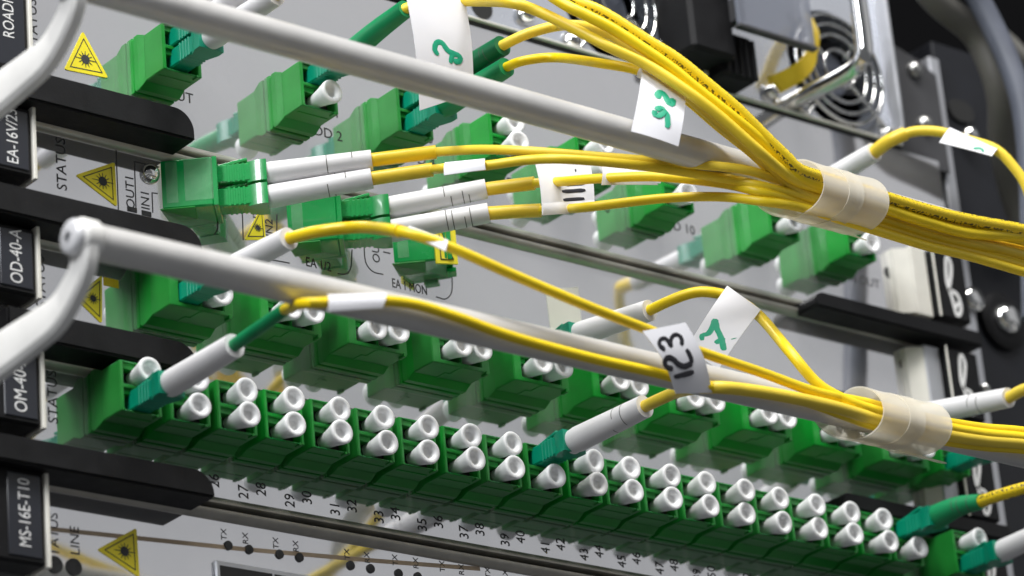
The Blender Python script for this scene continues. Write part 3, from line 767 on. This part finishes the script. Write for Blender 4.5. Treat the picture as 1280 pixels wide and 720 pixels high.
# ends of the upper bundle inside and past the wrap: (py at x=1000, 1110, 1200, 1285, Y)
def tail(y0, y1, y2, y3, Y, Y2=None):
    Y2 = Y if Y2 is None else Y2
    return [A(1000, y0, Y), A(1050, (y0*6+y1*5)/11, Y), A(1110, y1, Y), A(1160, (y1*4+y2*5)/9, Y2), A(1210, y2, Y2), A(1290, y3, Y2), A(1360, y3+19, Y2)]
# -- from the tall card, upper port of the ADD 2 adapter
f = Vector((TOPX[1], -LBODY, ZT+2.62)); d0 = Vector((0, -1, 0))
r = cord(f, 'yellow cord with green boot and the big tag marked 7', GU); connector(r, f, d0)
e = atx(507, 11, TOPX[1]+.5); boot(r, [f+d0*9.5, (f+d0*9.5)*.5+e*.5+Vector((0, 0, .3)), e], 2.5, 1.9, 'boot_green', False)
jacket(r, [e+(f-e)*.05, e, A(545, 0, e.y-1.5), A(580, 1, e.y-5), A(635, 3, -60), A(672, 14, -64), A(720, 37, -70), A(760, 58, -75), A(810, 82, -79), A(860, 115, -83), A(900, 146, -85), A(945, 186, -86), A(975, 212, -85)] + tail(228, 257, 285, 303, -84.5), 1.12)
tg = tag_patch(r, [A(507, -9, e.y-4.5), A(579, -9, e.y-5), A(592, 116, e.y-4), A(525, 138, e.y-3)], 'paper_tag', 1.0,
          uvs([(118, -39), (432, -39), (489, 506), (196, 602)], [[(278, 312), (258, 285), (265, 248), (295, 245), (322, 280), (352, 302), (385, 312), (400, 328), (390, 346), (362, 344)], [(357, 288), (345, 355)]]), 'marker_green', wr=.62)
# -- ADD 4 adapter, both ports
f = Vector((TOPX[2], -LBODY, ZT+2.62)); r = cord(f, 'yellow cord with dark green boot above the ADD 4 adapter', GU); connector(r, f, d0)
e = atx(628, 57, TOPX[2]+.8); boot(r, [f+d0*9.5, (f+d0*9.5+e)*.5, e], 2.6, 2.2, 'boot_dkgreen', True)
jacket(r, [e+(f-e)*.05, e, A(660, 42, e.y-5), A(700, 32, e.y-9), A(735, 34, -66), A(772, 48, -72), A(812, 80, -77), A(860, 120, -80), A(905, 160, -82), A(945, 192, -83)] + tail(240, 270, 300, 322, -83), 1.1)
f = Vector((TOPX[2], -LBODY, ZT-2.62)); r = cord(f, 'yellow cord with light green boot and tag marked with green strokes', GU); connector(r, f, d0)
e = atx(633, 84, TOPX[2]+.8); boot(r, [f+d0*9.5, (f+d0*9.5+e)*.5, e], 2.6, 2.1, 'boot_green', False)
jacket(r, [e+(f-e)*.05, e, A(655, 76, e.y-5), A(695, 72, e.y-8), A(750, 79, -66), A(803, 90, -74), A(850, 118, -78), A(900, 160, -80), A(945, 196, -81)] + tail(250, 281, 308, 331, -82), 1.0)
q = [A(803, 86, -77.0), A(857, 121, -81), A(848, 183, -81.5), A(789, 164, -80.5)]
tag_patch(r, q, 'paper_tag', .8, uvs([(172, 344), (388, 484), (352, 732), (116, 656)], [[(240, 508), (242, 485), (262, 473), (278, 490), (290, 520), (305, 535), (316, 518), (312, 502)], [(222, 568), (228, 590), (250, 588), (268, 568), (246, 556), (230, 566)], [(268, 568), (284, 590), (287, 620), (285, 650)]]), 'marker_green', wr=.75)
sleeve_tag(r, [A(800, 89, -73.6), A(828, 103, -76.5), A(856, 122, -78.3)], 1.3)
# -- two more cords that come down from above the picture
r = cord(A(690, -40, -66), 'plain yellow cord beside the printed cord crossing the fan tray', GU)
jacket(r, [A(640, -40, -60), A(700, 2, -70), A(735, 20, -74), A(772, 40, -77), A(835, 82, -81), A(872, 112, -83), A(910, 142, -84.5), A(947, 172, -85), A(978, 202, -85)] + tail(222, 262, 291, 298, -85.2), 1.15)
r = cord(A(700, -40, -66), 'thick yellow cord with black printed characters crossing the fan tray', GU)
jacket(r, [A(650, -40, -62), A(715, -1, -70), A(755, 17, -74), A(810, 52, -78), A(847, 75, -80.5), A(890, 110, -83), A(922, 137, -84.5), A(960, 175, -85.5), A(985, 199, -86)] + tail(213, 248, 275, 290, -86), 1.32, 'yellow_print')
# -- out of the angled adapters
EN = ['upper cord of the adapter beside the chrome screw', 'lower cord of the adapter beside the chrome screw, small white tag', 'upper cord of the adapter over printed EA 1/2', 'lower cord of the EA 1/2 adapter carrying the tag with three strokes']
EP = [((465, 200), (545, 190), [(600, 187), (660, 189), (750, 196), (850, 204), (935, 213)], (236, 268, 296, 313)),
      ((465, 223), (541, 212), [(560, 210), (607, 207), (660, 200), (710, 199), (800, 207), (900, 222), (950, 232)], (245, 276, 305, 320)),
      ((608, 236), (668, 229), [(700, 227), (752, 223), (822, 221), (900, 229), (950, 240)], (253, 286, 314, 336)),
      ((611, 266), (676, 263), [(710, 261), (742, 258), (830, 248), (900, 246), (955, 252)], (259, 293, 320, 343))]
for k in range(4):
    M, sgn, Ln = ANG[k//2]; zz = 2.55 if k % 2 == 0 else -2.65
    f = M @ Vector((0, zz, Ln-.4)); (bx_, by_), (sx_, sy_), path, tl4 = EP[k]
    r = cord(f, 'yellow ' + EN[k], GU); connector(r, f, DIR, m_='green_dk')
    b0 = f + DIR*8.2
    ye = (b0 + DIR*24).y
    e = A(bx_, by_, ye)
    boot(r, [b0, b0*.5+e*.5, e], 2.45, 2.1, 'boot_white', True)
    s1 = A(sx_, sy_, ye-8)
    jacket(r, [e+(b0-e)*.04, e*.5+s1*.5, s1], [1.45]*0 or 1.42, 'sleeve', 'amber_sleeve')
    ys = [s1.y + (-81-s1.y)*min(1, (i+1)/(len(path)))**.8 for i in range(len(path))]
    pts = [e*.1+s1*.9, s1] + [A(p[0], p[1], y) for p, y in zip(path, ys)]
    jacket(r, pts + tail(*tl4, -82-.5*k*0-(.8 if k % 2 else 0)), .98)
    if k == 1:
        a, c_ = pts[2], pts[3]
        tag_patch(r, [A(556, 203, a.y-1.2), A(606, 198, c_.y-1.2), A(607, 212, c_.y-1.4), A(555, 219, a.y-1.4)], 'paper_tag', .3)
    if k == 2:
        y = pts[3].y; tag_patch(r, [A(752, 208, y-.9), A(790, 207, y-1.6), A(823, 231, y-1.8), A(752, 231, y-1.2)], 'paper_tag', .5)
        tag_patch(r, [A(790, 207, y+1.5), A(826, 213, y+1.2), A(826, 229, y+1.2), A(760, 229, y+1.4)], 'tag_back', .2)
    if k == 3:
        y = pts[2].y
        tag_patch(r, [A(669, 203, y+2.6), A(737, 202, y+2.0), A(743, 264, y+.9), A(678, 268, y+1.2)], 'paper_tag', .6,
                  [[(.69, .19), (.71, .20)], [(.44, .48), (.82, .47)], [(.39, .61), (.83, .60)], [(.40, .77), (.80, .76)]], 'marker_black', wr=.42)
        tag_patch(r, [A(678, 254, y-1.15), A(743, 250, y-1.3), A(743, 265, y-1.2), A(678, 269, y-1.1)], 'tag_fold', .25)
# -- white boot at the right of the upper wrap
f = Vector((TOPX[6], -LBODY, ZT-1+2.62)); r = cord(f, 'yellow cord arching past the fan with a white boot and slim tag', None); connector(r, f, d0)
e = atx(1093, 190, TOPX[6]+1.0); boot(r, [f+d0*9.5, (f+d0*9.5+e)*.5, e], 2.5, 2.2, 'boot_white', False)
jacket(r, [e+(f-e)*.04, e, A(1112, 176, e.y-5), A(1132, 167, e.y-8)], 1.55, 'sleeve', 'amber_sleeve')
y = e.y
jacket(r, [A(1125, 170, y-7), A(1145, 164, y-10), A(1175, 165, y-14), A(1210, 175, y-18), A(1245, 187, y-22), A(1268, 210, y-24), A(1284, 236, y-25), A(1300, 290, y-25)], 1.15)
tag_patch(r, [A(1187, 159, y-17), A(1247, 186, y-23), A(1240, 195, y-23.5), A(1174, 178, y-17)], 'paper_tag', .4, [[(.62, .85), (.74, .70), (.82, .88)]], 'marker_green', wr=.35)

# -- lower bundle
def ltail(y0, y1, y2, y3, Y): return [A(1085, y0, Y), A(1130, (y0+y1)/2, Y), A(1180, y1, Y), A(1230, (y1+y2)/2+1, Y), A(1290, y2, Y), A(1370, y3, Y)]
f = Vector((COLX[0], -LBODY, ZB-2.62)); r = cord(f, 'yellow cord from the row start with white boot and green sleeve, lying on the bar', GL); connector(r, f, d0)
e = atx(293, 432, COLX[0]+1.0); boot(r, [f+d0*9.3, (f+d0*9.3+e)*.5, e], 2.65, 2.35, 'boot_white', False)
g = A(356, 387, e.y-17); jacket(r, [e+(f-e)*.06, e*.5+g*.5, g], 1.25, 'boot_green', 'green_sleeve')
jacket(r, [e*.04+g*.96, g, A(378, 380, -79), A(410, 378, -80.5), A(445, 375, -80.5), A(480, 376, -80.2), A(520, 381, -80), A(570, 396, -80), A(640, 421, -80.2), A(740, 448, -80.6), A(820, 466, -80.6), A(890, 484, -80.6), A(950, 489, -80.6), A(1010, 503, -81)] + ltail(530, 551, 563, 580, -81.2), 1.0)
tag_patch(r, [A(410, 368, -81.8), A(483, 366, -81.8), A(478, 385, -82.2), A(410, 389, -82.2)], 'paper_tag', .4)
f = Vector((MIDX[0]-2.75, -LBODY, ZM-2.62)); r = cord(f, 'yellow cord arching over the lower bar, carrying the tag 123', GL); connector(r, f, d0)
e = atx(361, 298, MIDX[0]-1.5); boot(r, [f+d0*9.3, (f+d0*9.3+e)*.5, e], 2.5, 2.2, 'boot_white', False)
y = e.y
P3 = [e+(f-e)*.05, e, A(400, 289, y-7), A(450, 284, y-14), A(500, 289, -73), A(560, 308, -78), A(640, 343, -80.5), A(740, 385, -81.5), A(812, 413, -81.5), A(865, 436, -81.5), A(950, 465, -81.5), A(1020, 490, -82)]
jacket(r, P3 + ltail(504, 527, 541, 560, -82.0), 1.0)
jacket(r, P3[1:4] + [A(500, 289, -73.1)], 1.18, 'sleeve', 'amber_sleeve')
tag_patch(r, [A(511, 282, -74.6), A(560, 300, -78.6), A(557, 314, -79), A(510, 292, -75)], 'paper_tag', .3)
tag_patch(r, [A(803, 414, -83.2), A(857, 403, -83.8), A(890, 491, -80.8), A(845, 492, -80.6)], 'paper_tag', 1.3,
          uvs([(610, 316), (841, 269), (981, 644), (789, 649)], [[(706, 422), (684, 395), (692, 368), (716, 362), (733, 382), (740, 400), (744, 372), (762, 346), (788, 343), (802, 364), (796, 394)],
           [(748, 520), (714, 510), (703, 484), (720, 462), (748, 470), (774, 496), (806, 508), (846, 490)], [(846, 492), (836, 452), (818, 416)], [(758, 561), (858, 536)]]), 'marker_black', wr=.58)
f = Vector((MIDX[4]+2.75, -LBODY, ZM+2.62)); r = cord(f, 'yellow cord with white boot and tag marked with green 7 over the lower bar', GL); connector(r, f, d0)
e = atx(812, 388, MIDX[4]+5.0); boot(r, [f+d0*9.3, (f+d0*9.3+e)*.5, e], 2.6, 2.25, 'boot_white', False)
y = e.y
jacket(r, [e+(f-e)*.05, e, A(835, 377, y-5), A(862, 367, y-9), A(885, 365, y-12), A(915, 372, y-17), A(948, 394, y-22), A(985, 437, -77), A(1020, 478, -80.5), A(1050, 497, -82)] + ltail(511, 534, 549, 567, -83.0), 1.12)
tag_patch(r, [A(909, 357, y-18), A(951, 387, y-24), A(898, 462, y-24), A(858, 436, y-18)], 'paper_tag', .6,
          uvs([(1062, 73), (1242, 200), (1016, 520), (845, 410)], [[(928, 374), (930, 350), (960, 342), (982, 312), (995, 266)], [(995, 266), (1008, 322), (1030, 368), (1045, 428)], [(998, 392), (1046, 366)], [(1094, 368), (1096, 371)]]), 'marker_green', wr=.62)
f = Vector((COLX[9], -LBODY, ZB+2.62)); r = cord(f, 'yellow cord with white boot rising from the middle of the numbered row', GL); connector(r, f, d0)
e = atx(806, 508, COLX[9]+1.2); boot(r, [f+d0*9.3, (f+d0*9.3+e)*.5, e], 2.75, 2.4, 'boot_white', True)
y = e.y
jacket(r, [e+(f-e)*.05, e, A(825, 499, y-6), A(850, 489, y-14), A(885, 484, -79), A(930, 487, -82), A(985, 496, -83.2), A(1040, 508, -83.5)] + ltail(521, 543, 556, 573, -82.8), 1.25)
f = Vector((MIDX[9]-2.75, -LBODY, ZM+2.62)); r = cord(f, 'yellow cord with ribbed white boot behind the lower spiral wrap', None); connector(r, f, d0)
e = atx(1261, 497, MIDX[9]-1.5); boot(r, [f+d0*9.3, (f+d0*9.3+e)*.5, e], 2.6, 2.25, 'boot_white', True)
jacket(r, [e+(f-e)*.05, e, A(1280, 487, e.y-5), A(1310, 480, e.y-12)], 1.3)
f = Vector((COLX[19], -LBODY, ZB+2.62)); r = cord(f, 'yellow cord with plain green boot at the end of the numbered row', None); connector(r, f, d0)
e = atx(1226, 627, COLX[19]+1.2); boot(r, [f+d0*8.6, (f+d0*9.3+e)*.5+Vector((0, 0, .7)), e], 2.9, 1.75, 'boot_green', True)
jacket(r, [e+(f-e)*.05, e, A(1250, 619, e.y-7), A(1285, 609, e.y-14), A(1330, 600, e.y-20)], 1.35, 'yellow_print')
f = Vector((XLAST, -LBODY, ZB-2.62)); r = cord(f, 'cord with plain white boot in the lone adapter past the numbered row', None); connector(r, f, d0)
e = atx(1310, 662, XLAST+1.0); boot(r, [f+d0*9.3, (f+d0*9.3+e)*.5, e], 2.6, 2.3, 'boot_white', False)
jacket(r, [e+(f-e)*.05, e, A(1340, 650, e.y-10)], 1.2)
f = Vector((TOPX[0], -LBODY, ZT-2.0)); r = cord(f, 'cord with white boot rising from the adapter by the word OUT', None); connector(r, f, d0)
e = atx(345, -6, TOPX[0]+1.0); boot(r, [f+d0*9.3, (f+d0*9.3+e)*.5, e], 2.5, 2.1, 'boot_white', False)
jacket(r, [e+(f-e)*.05, e, A(385, -30, e.y-10)], 1.1)
f = Vector((TOPX[0], -LBODY, ZT+2.62)); r = cord(f, 'teal connector over the white-booted one, half hidden by the upper bar', None); connector(r, f, d0)
e = f+d0*30+Vector((1, 0, 2)); boot(r, [f+d0*9.3, (f+d0*9.3+e)*.5, e], 2.4, 2.1, 'boot_white', False)
jacket(r, [e+(f-e)*.05, e, e+Vector((4, -20, 6)), e+Vector((8, -30, 30))], 1.1)
f = Vector((XLAST, -LBODY, 29.6-2.62)); r = cord(f, 'teal connector of the lone adapter behind the lower spiral wrap', None); connector(r, f, d0)
e = f+d0*24+Vector((2, 0, -2)); boot(r, [f+d0*9.3, (f+d0*9.3+e)*.5, e], 2.4, 2.1, 'boot_white', False)
jacket(r, [e+(f-e)*.05, e, e+Vector((8, -8, -2)), e+Vector((40, -10, -6))], 1.1)

# ================================================================== SPIRAL WRAPS
def wrap(pa, pb, Yc, zc, ra, rb, tilt, turns, label, flare=0):
    """helical ribbon of cloudy plastic round the cords and the bar"""
    xa, xb = at(*pa, Yc).x, at(*pb, Yc).x
    pitch = (xb-xa)/turns; wd = pitch*.91; n = int(46*(turns+.0)); th = .3
    vs = []; fs = []; m_ = 6
    va = Vector((-FWD.y, -FWD.z)).normalized(); vb = Vector((-va.y, va.x))
    if vb.y < 0: vb = -vb
    for i in range(n+1):
        ph = 2*math.pi*turns*i/n + tilt
        for q in range(2):
            for j in range(m_+1):
                s_ = j/m_-.5; gr = 1+(flare*max(0, 1-i/7.) + flare*max(0, 1-(n-i)/7.))
                rr = (0 if q == 0 else -th) + .18*(4*s_*s_)
                a, b_ = (ra*gr+rr), (rb*gr+rr)
                c_, s2 = math.cos(ph), math.sin(ph)
                yz = va*(a*c_) - vb*(b_*s2)
                x = xb - pitch*.5 - (pitch*turns-pitch)*(i/n) + s_*wd
                vs.append((x, Yc+yz.x, zc+yz.y))
    W = 2*(m_+1)
    for i in range(n):
        for j in range(m_):
            a = i*W+j; fs.append((a, a+1, a+W+1, a+W)); a += m_+1; fs.append((a, a+W, a+W+1, a+1))
        a = i*W; fs.append((a, a+W, a+W+m_+1, a+m_+1)); a = i*W+m_; fs.append((a, a+m_+1, a+W+m_+1, a+W))
    for i in (0, n):
        for j in range(m_): a = i*W+j; fs.append((a, a+1, a+m_+2, a+m_+1))
    mb = MB().add(vs, fs)
    o = bpy.data.objects.new('spiral_wrap', mb.mesh('spiral_wrap', M_['wrap'], 40)); C.objects.link(o)
    return tag(o, label, 'spiral wrap')
wrap((968, 234), (1096, 268), -79.5, at(1036, 248, -79.5).z, 9.3, 6.1, 1.6, 2.35, 'cloudy spiral wrap round the thick upper bundle of yellow cords')
wrap((1045, 514), (1180, 548), -79, at(1113, 527, -79).z, 8.6, 5.4, 1.2, 2.35, 'cloudy spiral wrap with pointed tail round the lower yellow cords', .10)

# ================================================================== FAN TRAY AND RACK RIGHT
ft = thing('fan_tray', (160, 0, 114.6), 'bright metal fan tray with two round wire-guarded fans above the cards', 'fan tray')
YF = 1.5; FC = [(150.5, 131.3), (221.5, 131.3)]; FR = 16.0; ZF0, ZF1 = 115.0, 168.0; XF0, XF1 = 95.0, 239.0
pl = MB()
def rect(x0, z0, x1, z1): pl.add([(x0, YF, z0), (x1, YF, z0), (x1, YF, z1), (x0, YF, z1)], [(0, 1, 2, 3)])
def holed(cx, cz, hx, hz0, hz1, R, n=48):
    vs = []; fs = []
    for i in range(n):
        a = 2*math.pi*i/n; c_, s_ = math.cos(a), math.sin(a)
        k = min(hx/max(1e-6, abs(c_)), (hz1-cz if s_ > 0 else cz-hz0)/max(1e-6, abs(s_)))
        vs += [(cx+R*c_, YF, cz+R*s_), (cx+k*c_, YF, cz+k*s_), (cx+R*c_, YF+9, cz+R*s_)]
    for i in range(n):
        j = (i+1) % n; fs += [(3*i, 3*i+1, 3*j+1, 3*j), (3*i, 3*j, 3*j+2, 3*i+2)]
    for sx, sz in ((1, hz1), (-1, hz1), (-1, hz0), (1, hz0)):     # square corners
        best = sorted(range(n), key=lambda i: (Vector(vs[3*i+1])-Vector((cx+sx*hx, YF, sz))).length)[:2]
        b0 = len(vs); vs.append((cx+sx*hx, YF, sz)); fs.append((3*best[0]+1, 3*best[1]+1, b0))
    pl.add(vs, fs)
HX = 17.6
for cx, cz in FC: holed(cx, cz, HX, ZF0, cz+HX, FR)
xs_ = [XF0, FC[0][0]-HX, FC[0][0]+HX, FC[1][0]-HX, FC[1][0]+HX, XF1]
for a, b_ in ((0, 1), (2, 3), (4, 5)): 
    if xs_[b_] > xs_[a]: rect(xs_[a], ZF0, xs_[b_], FC[0][1]+HX)
rect(XF0, FC[0][1]+HX, XF1, ZF1)
build(pl, 'tray_plate', M_['fanplate'], ft)
build(MB().prism([(2.5, 114.3), (-.4, 114.3), (-.9, 114.6), (-.9, 115.0), (-.4, 115.3), (1.4, 115.4), (2.5, 115.4)], XF0, XF1, 'x'), 'bottom_lip', M_['cream'], ft)
build(MB().box((XF0, -.3, 113.5), (XF1, 3, 114.2)), 'seam_strip', M_['gap'], ft)  # thin black strip along the seam under the tray
build(MB().box((238.5, -2.0, 116), (239.6, 2, 168), .2), 'side_flange', M_['rail'], ft)
build(MB().box((169.5, -3.0, 116.3), (171.4, 2, 168), .3), 'divider_strip', M_['rail'], ft)
build(MB().box((173.5, -1.2, 116.4), (176.5, 2, 168), .3), 'dark_divider', M_['darkgrey'], ft)  # dark grey upright strip beside the divider
for cx, cz in FC:
    fan = build(MB().lathe([(FR+.3, 9.0), (FR-.2, 9.2), (FR-.2, 22), (.01, 22)], 40, frame((cx, YF-.5, cz), (0, 1, 0)), False), 'fan_shroud', M_['void'], ft, 40)
    build(MB().lathe([(6.0, 0), (6.0, 6), (5.4, 6.6), (.02, 6.7)], 28, frame((cx, YF+8.5, cz), (0, -1, 0)), False), 'fan_hub', M_['cable_blue'], fan, 40)
    for k in range(7):
        a = 2*math.pi*k/7; mb = MB(); vs = []
        for t in range(6):
            rr = 5.8+(FR-1.0-5.8)*t/5; tw = .32-.02*t
            for s_ in (-1, 1):
                aa = a+.05*t+s_*tw; vs.append((cx+rr*math.cos(aa), YF+8.5+s_*2.6, cz+rr*math.sin(aa)))
        mb.add(vs, [(2*t, 2*t+2, 2*t+3, 2*t+1) for t in range(5)]); build(mb, 'fan_blade', M_['darkblue'], fan, 40)
    for rr in (5.0, 9.0, 11.8, 14.4):
        P = [(cx+rr*math.cos(2*math.pi*k/48), YF-1.2, cz+rr*math.sin(2*math.pi*k/48)) for k in range(49)]
        build(MB().tube(P, .45, 10, False), 'guard_ring', M_['chrome'], ft, 60)
    for k in range(4):
        a = math.pi/4+k*math.pi/2+.1; P = [(cx+rr*math.cos(a), YF-.3, cz+rr*math.sin(a)) for rr in (4.4, 10, 19)]
        build(MB().tube(P, .5, 10), 'guard_spoke', M_['chrome'], ft, 60)
    for sx in (-1, 1):
        M = frame((cx+sx*14.6, YF, cz-14.0), (0, -1, 0))
        build(MB().lathe([(2.7, 0), (2.7, .4), (1.9, .5), (1.9, 1.4), (1.5, 2.2), (.02, 2.6)], 20, M, False), 'screw', M_['chrome'], ft, 50)
for px, py in ((655, 20), (962, 116)):
    M = frame(at(px, py, YF), (0, -1, 0)); build(MB().lathe([(2.6, 0), (2.6, .5), (1.9, .6), (1.9, 1.6), (1.4, 2.3), (.02, 2.6)], 20, M, False), 'screw', M_['chrome'], ft, 50)
build(MB().lathe([(3.0, 0), (3.0, .15)], 24, frame(at(602, 9, YF), (0, -1, 0))), 'plate_hole', M_['gap'], ft)
h0 = at(985, 131, YF); h1 = h0+Vector((2, -24, .5))
build(MB().tube(spline([h0+Vector((0, 1, 0)), h0+Vector((.7, -9, .2)), h1+Vector((-.4, 7, -.2)), h1+Vector((0, 2.2, .5)), h1+Vector((.2, -.2, 2.6)), h1+Vector((.2, -.8, 7)), h1+Vector((.2, -.8, 20)), h1+Vector((.2, -.8, 50))], 1.0), 2.15, 18), 'handle', M_['chrome'], ft, 60)
# dark ear with slot
er = MB(); zt, zb = 152, 113
er.prism([(239.8, 113), (259, 113), (259, 140), (252, 143), (239.8, 146.5)], 3, 5, 'y')
build(er, 'mounting_ear', M_['darkgrey'], ft)
for px, py in ((1142, 88), (1155, 156)):
    build(MB().lathe([(2.2, 0), (2.2, .8), (1.5, 1.8), (.02, 2.1)], 18, frame(at(px, py, 3), (0, -1, 0)), False), 'screw', M_['steel'], ft, 50)
# power plug, cover and strap on the tray
pp_ = thing('power_plug', at(895, 60, 0), 'black power plug in the tray between the two fans', 'power plug')
a, b_ = at(868, 58, -11), at(923, 70, -11)
build(MB().box((a.x, -11, a.z), (b_.x, YF, a.z+26), 1.0), 'plug_body', M_['black'], pp_, 30)
a, b_ = at(905, 92, -8), at(946, 96, -8)
build(MB().box((a.x, -8, a.z), (b_.x, YF, a.z+12), .8), 'inlet_block', M_['black'], pp_, 30)
for k in range(5): build(MB().box((a.x+1+k*2.2, -8.5, a.z+.6), (a.x+2+k*2.2, -7, a.z+11), .2), 'grip_rib', M_['black'], pp_)
q = at(886, 82, -2); build(MB().box((q.x-2.6, -3.0, q.z-3.2), (q.x+2.6, YF, q.z+3.2), .3), 'white_latch', M_['cream'], pp_, 30)
build(MB().lathe([(2.0, 0), (2.0, 4.5), (1.6, 5)], 16, frame(at(905, 104, YF), (0, -1, 0))), 'black_stud', M_['black'], pp_, 40)
q0, q1 = at(921, 29, -14), at(1016, 60, -14)
cv = build(MB().box((q0.x, -15, q1.z-0), (q1.x, -13.8, q1.z+45), .2), 'retaining_cover', M_['smoke'], None)
cv.parent = None; tag(cv, 'smoked clear plastic cover over the power plug', 'plastic cover')
o = build(MB().box((q0.x-.4, -15.4, q1.z-1.0), (q1.x+.4, -13.4, q1.z-.05), .2), 'cover_edge', M_['darkgrey'], cv)
o = build(MB().box((q0.x+1, -13.85, q1.z+2), (q0.x+3.5, 1.6, q1.z+8), .2), 'cover_stay', M_['darkgrey'], cv)
st = thing('yellow_strap', at(970, 105, 0), 'flat yellow strap looped beside the chrome handle', 'strap')
P = spline([at(966, 107, 0), at(985, 98, -3), at(1004, 86, -6), at(1016, 68, -7), at(1020, 40, -6), at(1012, 20, -2)], 1.2); mb = MB(); vs = []; fs = []
for i, p in enumerate(P):
    wv = Vector((.55, .1, -.8)).normalized()*(2.4-.9*i/len(P)) if i < len(P)*.45 else Vector((.95, .2, -.2)).normalized()*1.5
    vs += [p-wv, p+wv, p+wv+Vector((0, .6, 0)), p-wv+Vector((0, .6, 0))]
for i in range(len(P)-1):
    for k in range(4): fs.append((4*i+k, 4*i+(k+1) % 4, 4*i+4+(k+1) % 4, 4*i+4+k))
fs += [(3, 2, 1, 0), tuple(4*(len(P)-1)+k for k in range(4))]
build(mb.add(vs, fs), 'strap_band', M_['sleeve'], st, 40)

# ---- rack upright at the right
rp = thing('rack_post', (268, 5, -60), 'dark rack post with a silver edge and a big chrome bolt', 'rack post')
build(MB().box((262.5, 6, -120), (300, 16, 152), .4), 'post', M_['darkblue'], rp)
build(MB().box((258.6, 4.2, -120), (262.4, 16, 146), .4), 'silver_edge', M_['rail'], rp, 30)
build(MB().box((252.4, 7, -120), (258.5, 12, 146), .3), 'inner_flange', M_['darkgrey'], rp)
M = frame(at(1252, 402, 5.5), (0, -1, 0))
build(MB().lathe([(7.6, 0), (7.6, .8), (6.2, 1.6), (4.9, 1.7)], 30, M), 'washer', M_['black'], rp, 40)
build(MB().lathe([(4.0, 1.5), (4.0, 2.0), (3.6, 3.2), (2.2, 4.2), (.02, 4.5)], 30, M, False), 'bolt', M_['chrome'], rp, 60)
for px, py, rr in ((1216, 375, 3.4), (1229, 487, 1.6), (1213, 170, 2.5)):
    M = frame(at(px, py, 4), (0, -1, 0)); build(MB().lathe([(rr, 0), (rr, .6), (rr*.75, 1.6), (.02, 2.0)], 20, M, False), 'screw', M_['chrome'], rp, 60)
mb = MB(); a = at(1200, 140, 5.9)
P = [(a.x+3.2*math.cos(t)+(1.2 if math.cos(t) > 0 else -1.2), a.z+3.0*math.sin(t)) for t in [2*math.pi*i/24 for i in range(24)]]
build(MB().prism(P, 5.2, 6.05, 'y'), 'slot', M_['gap'], rp)
# ---- thick cables at the far right
for nm, lb, pts, rr, mk in (('power_cable', 'thick grey power cable sweeping down the dark post', [(1140, -40, -20), (1172, 2, -20), (1222, 46, -20), (1250, 115, -20), (1254, 180, -12), (1270, 250, -4), (1300, 330, 0)], 3.6, 'cable_grey'),
                            ('power_cable', 'thick blue-grey power cable outside the grey one', [(1200, -40, -26), (1224, 0, -26), (1254, 61, -28), (1276, 122, -30), (1286, 190, -30), (1290, 280, -30), (1292, 400, -30)], 2.9, 'cable_blue'),
                            ('power_cable', 'thin pale cable running off behind the blue-grey one', [(1235, 30, 10), (1262, 52, 8), (1285, 76, 6), (1320, 110, 4)], 1.9, 'cable_grey')):
    o = bpy.data.objects.new(nm, MB().tube(spline([at(*p) for p in pts], 2), rr, 18).mesh(nm, M_[mk], 60)); C.objects.link(o); tag(o, lb, 'cable')
for o in C.objects:
    if 'base' in o: del o['base']
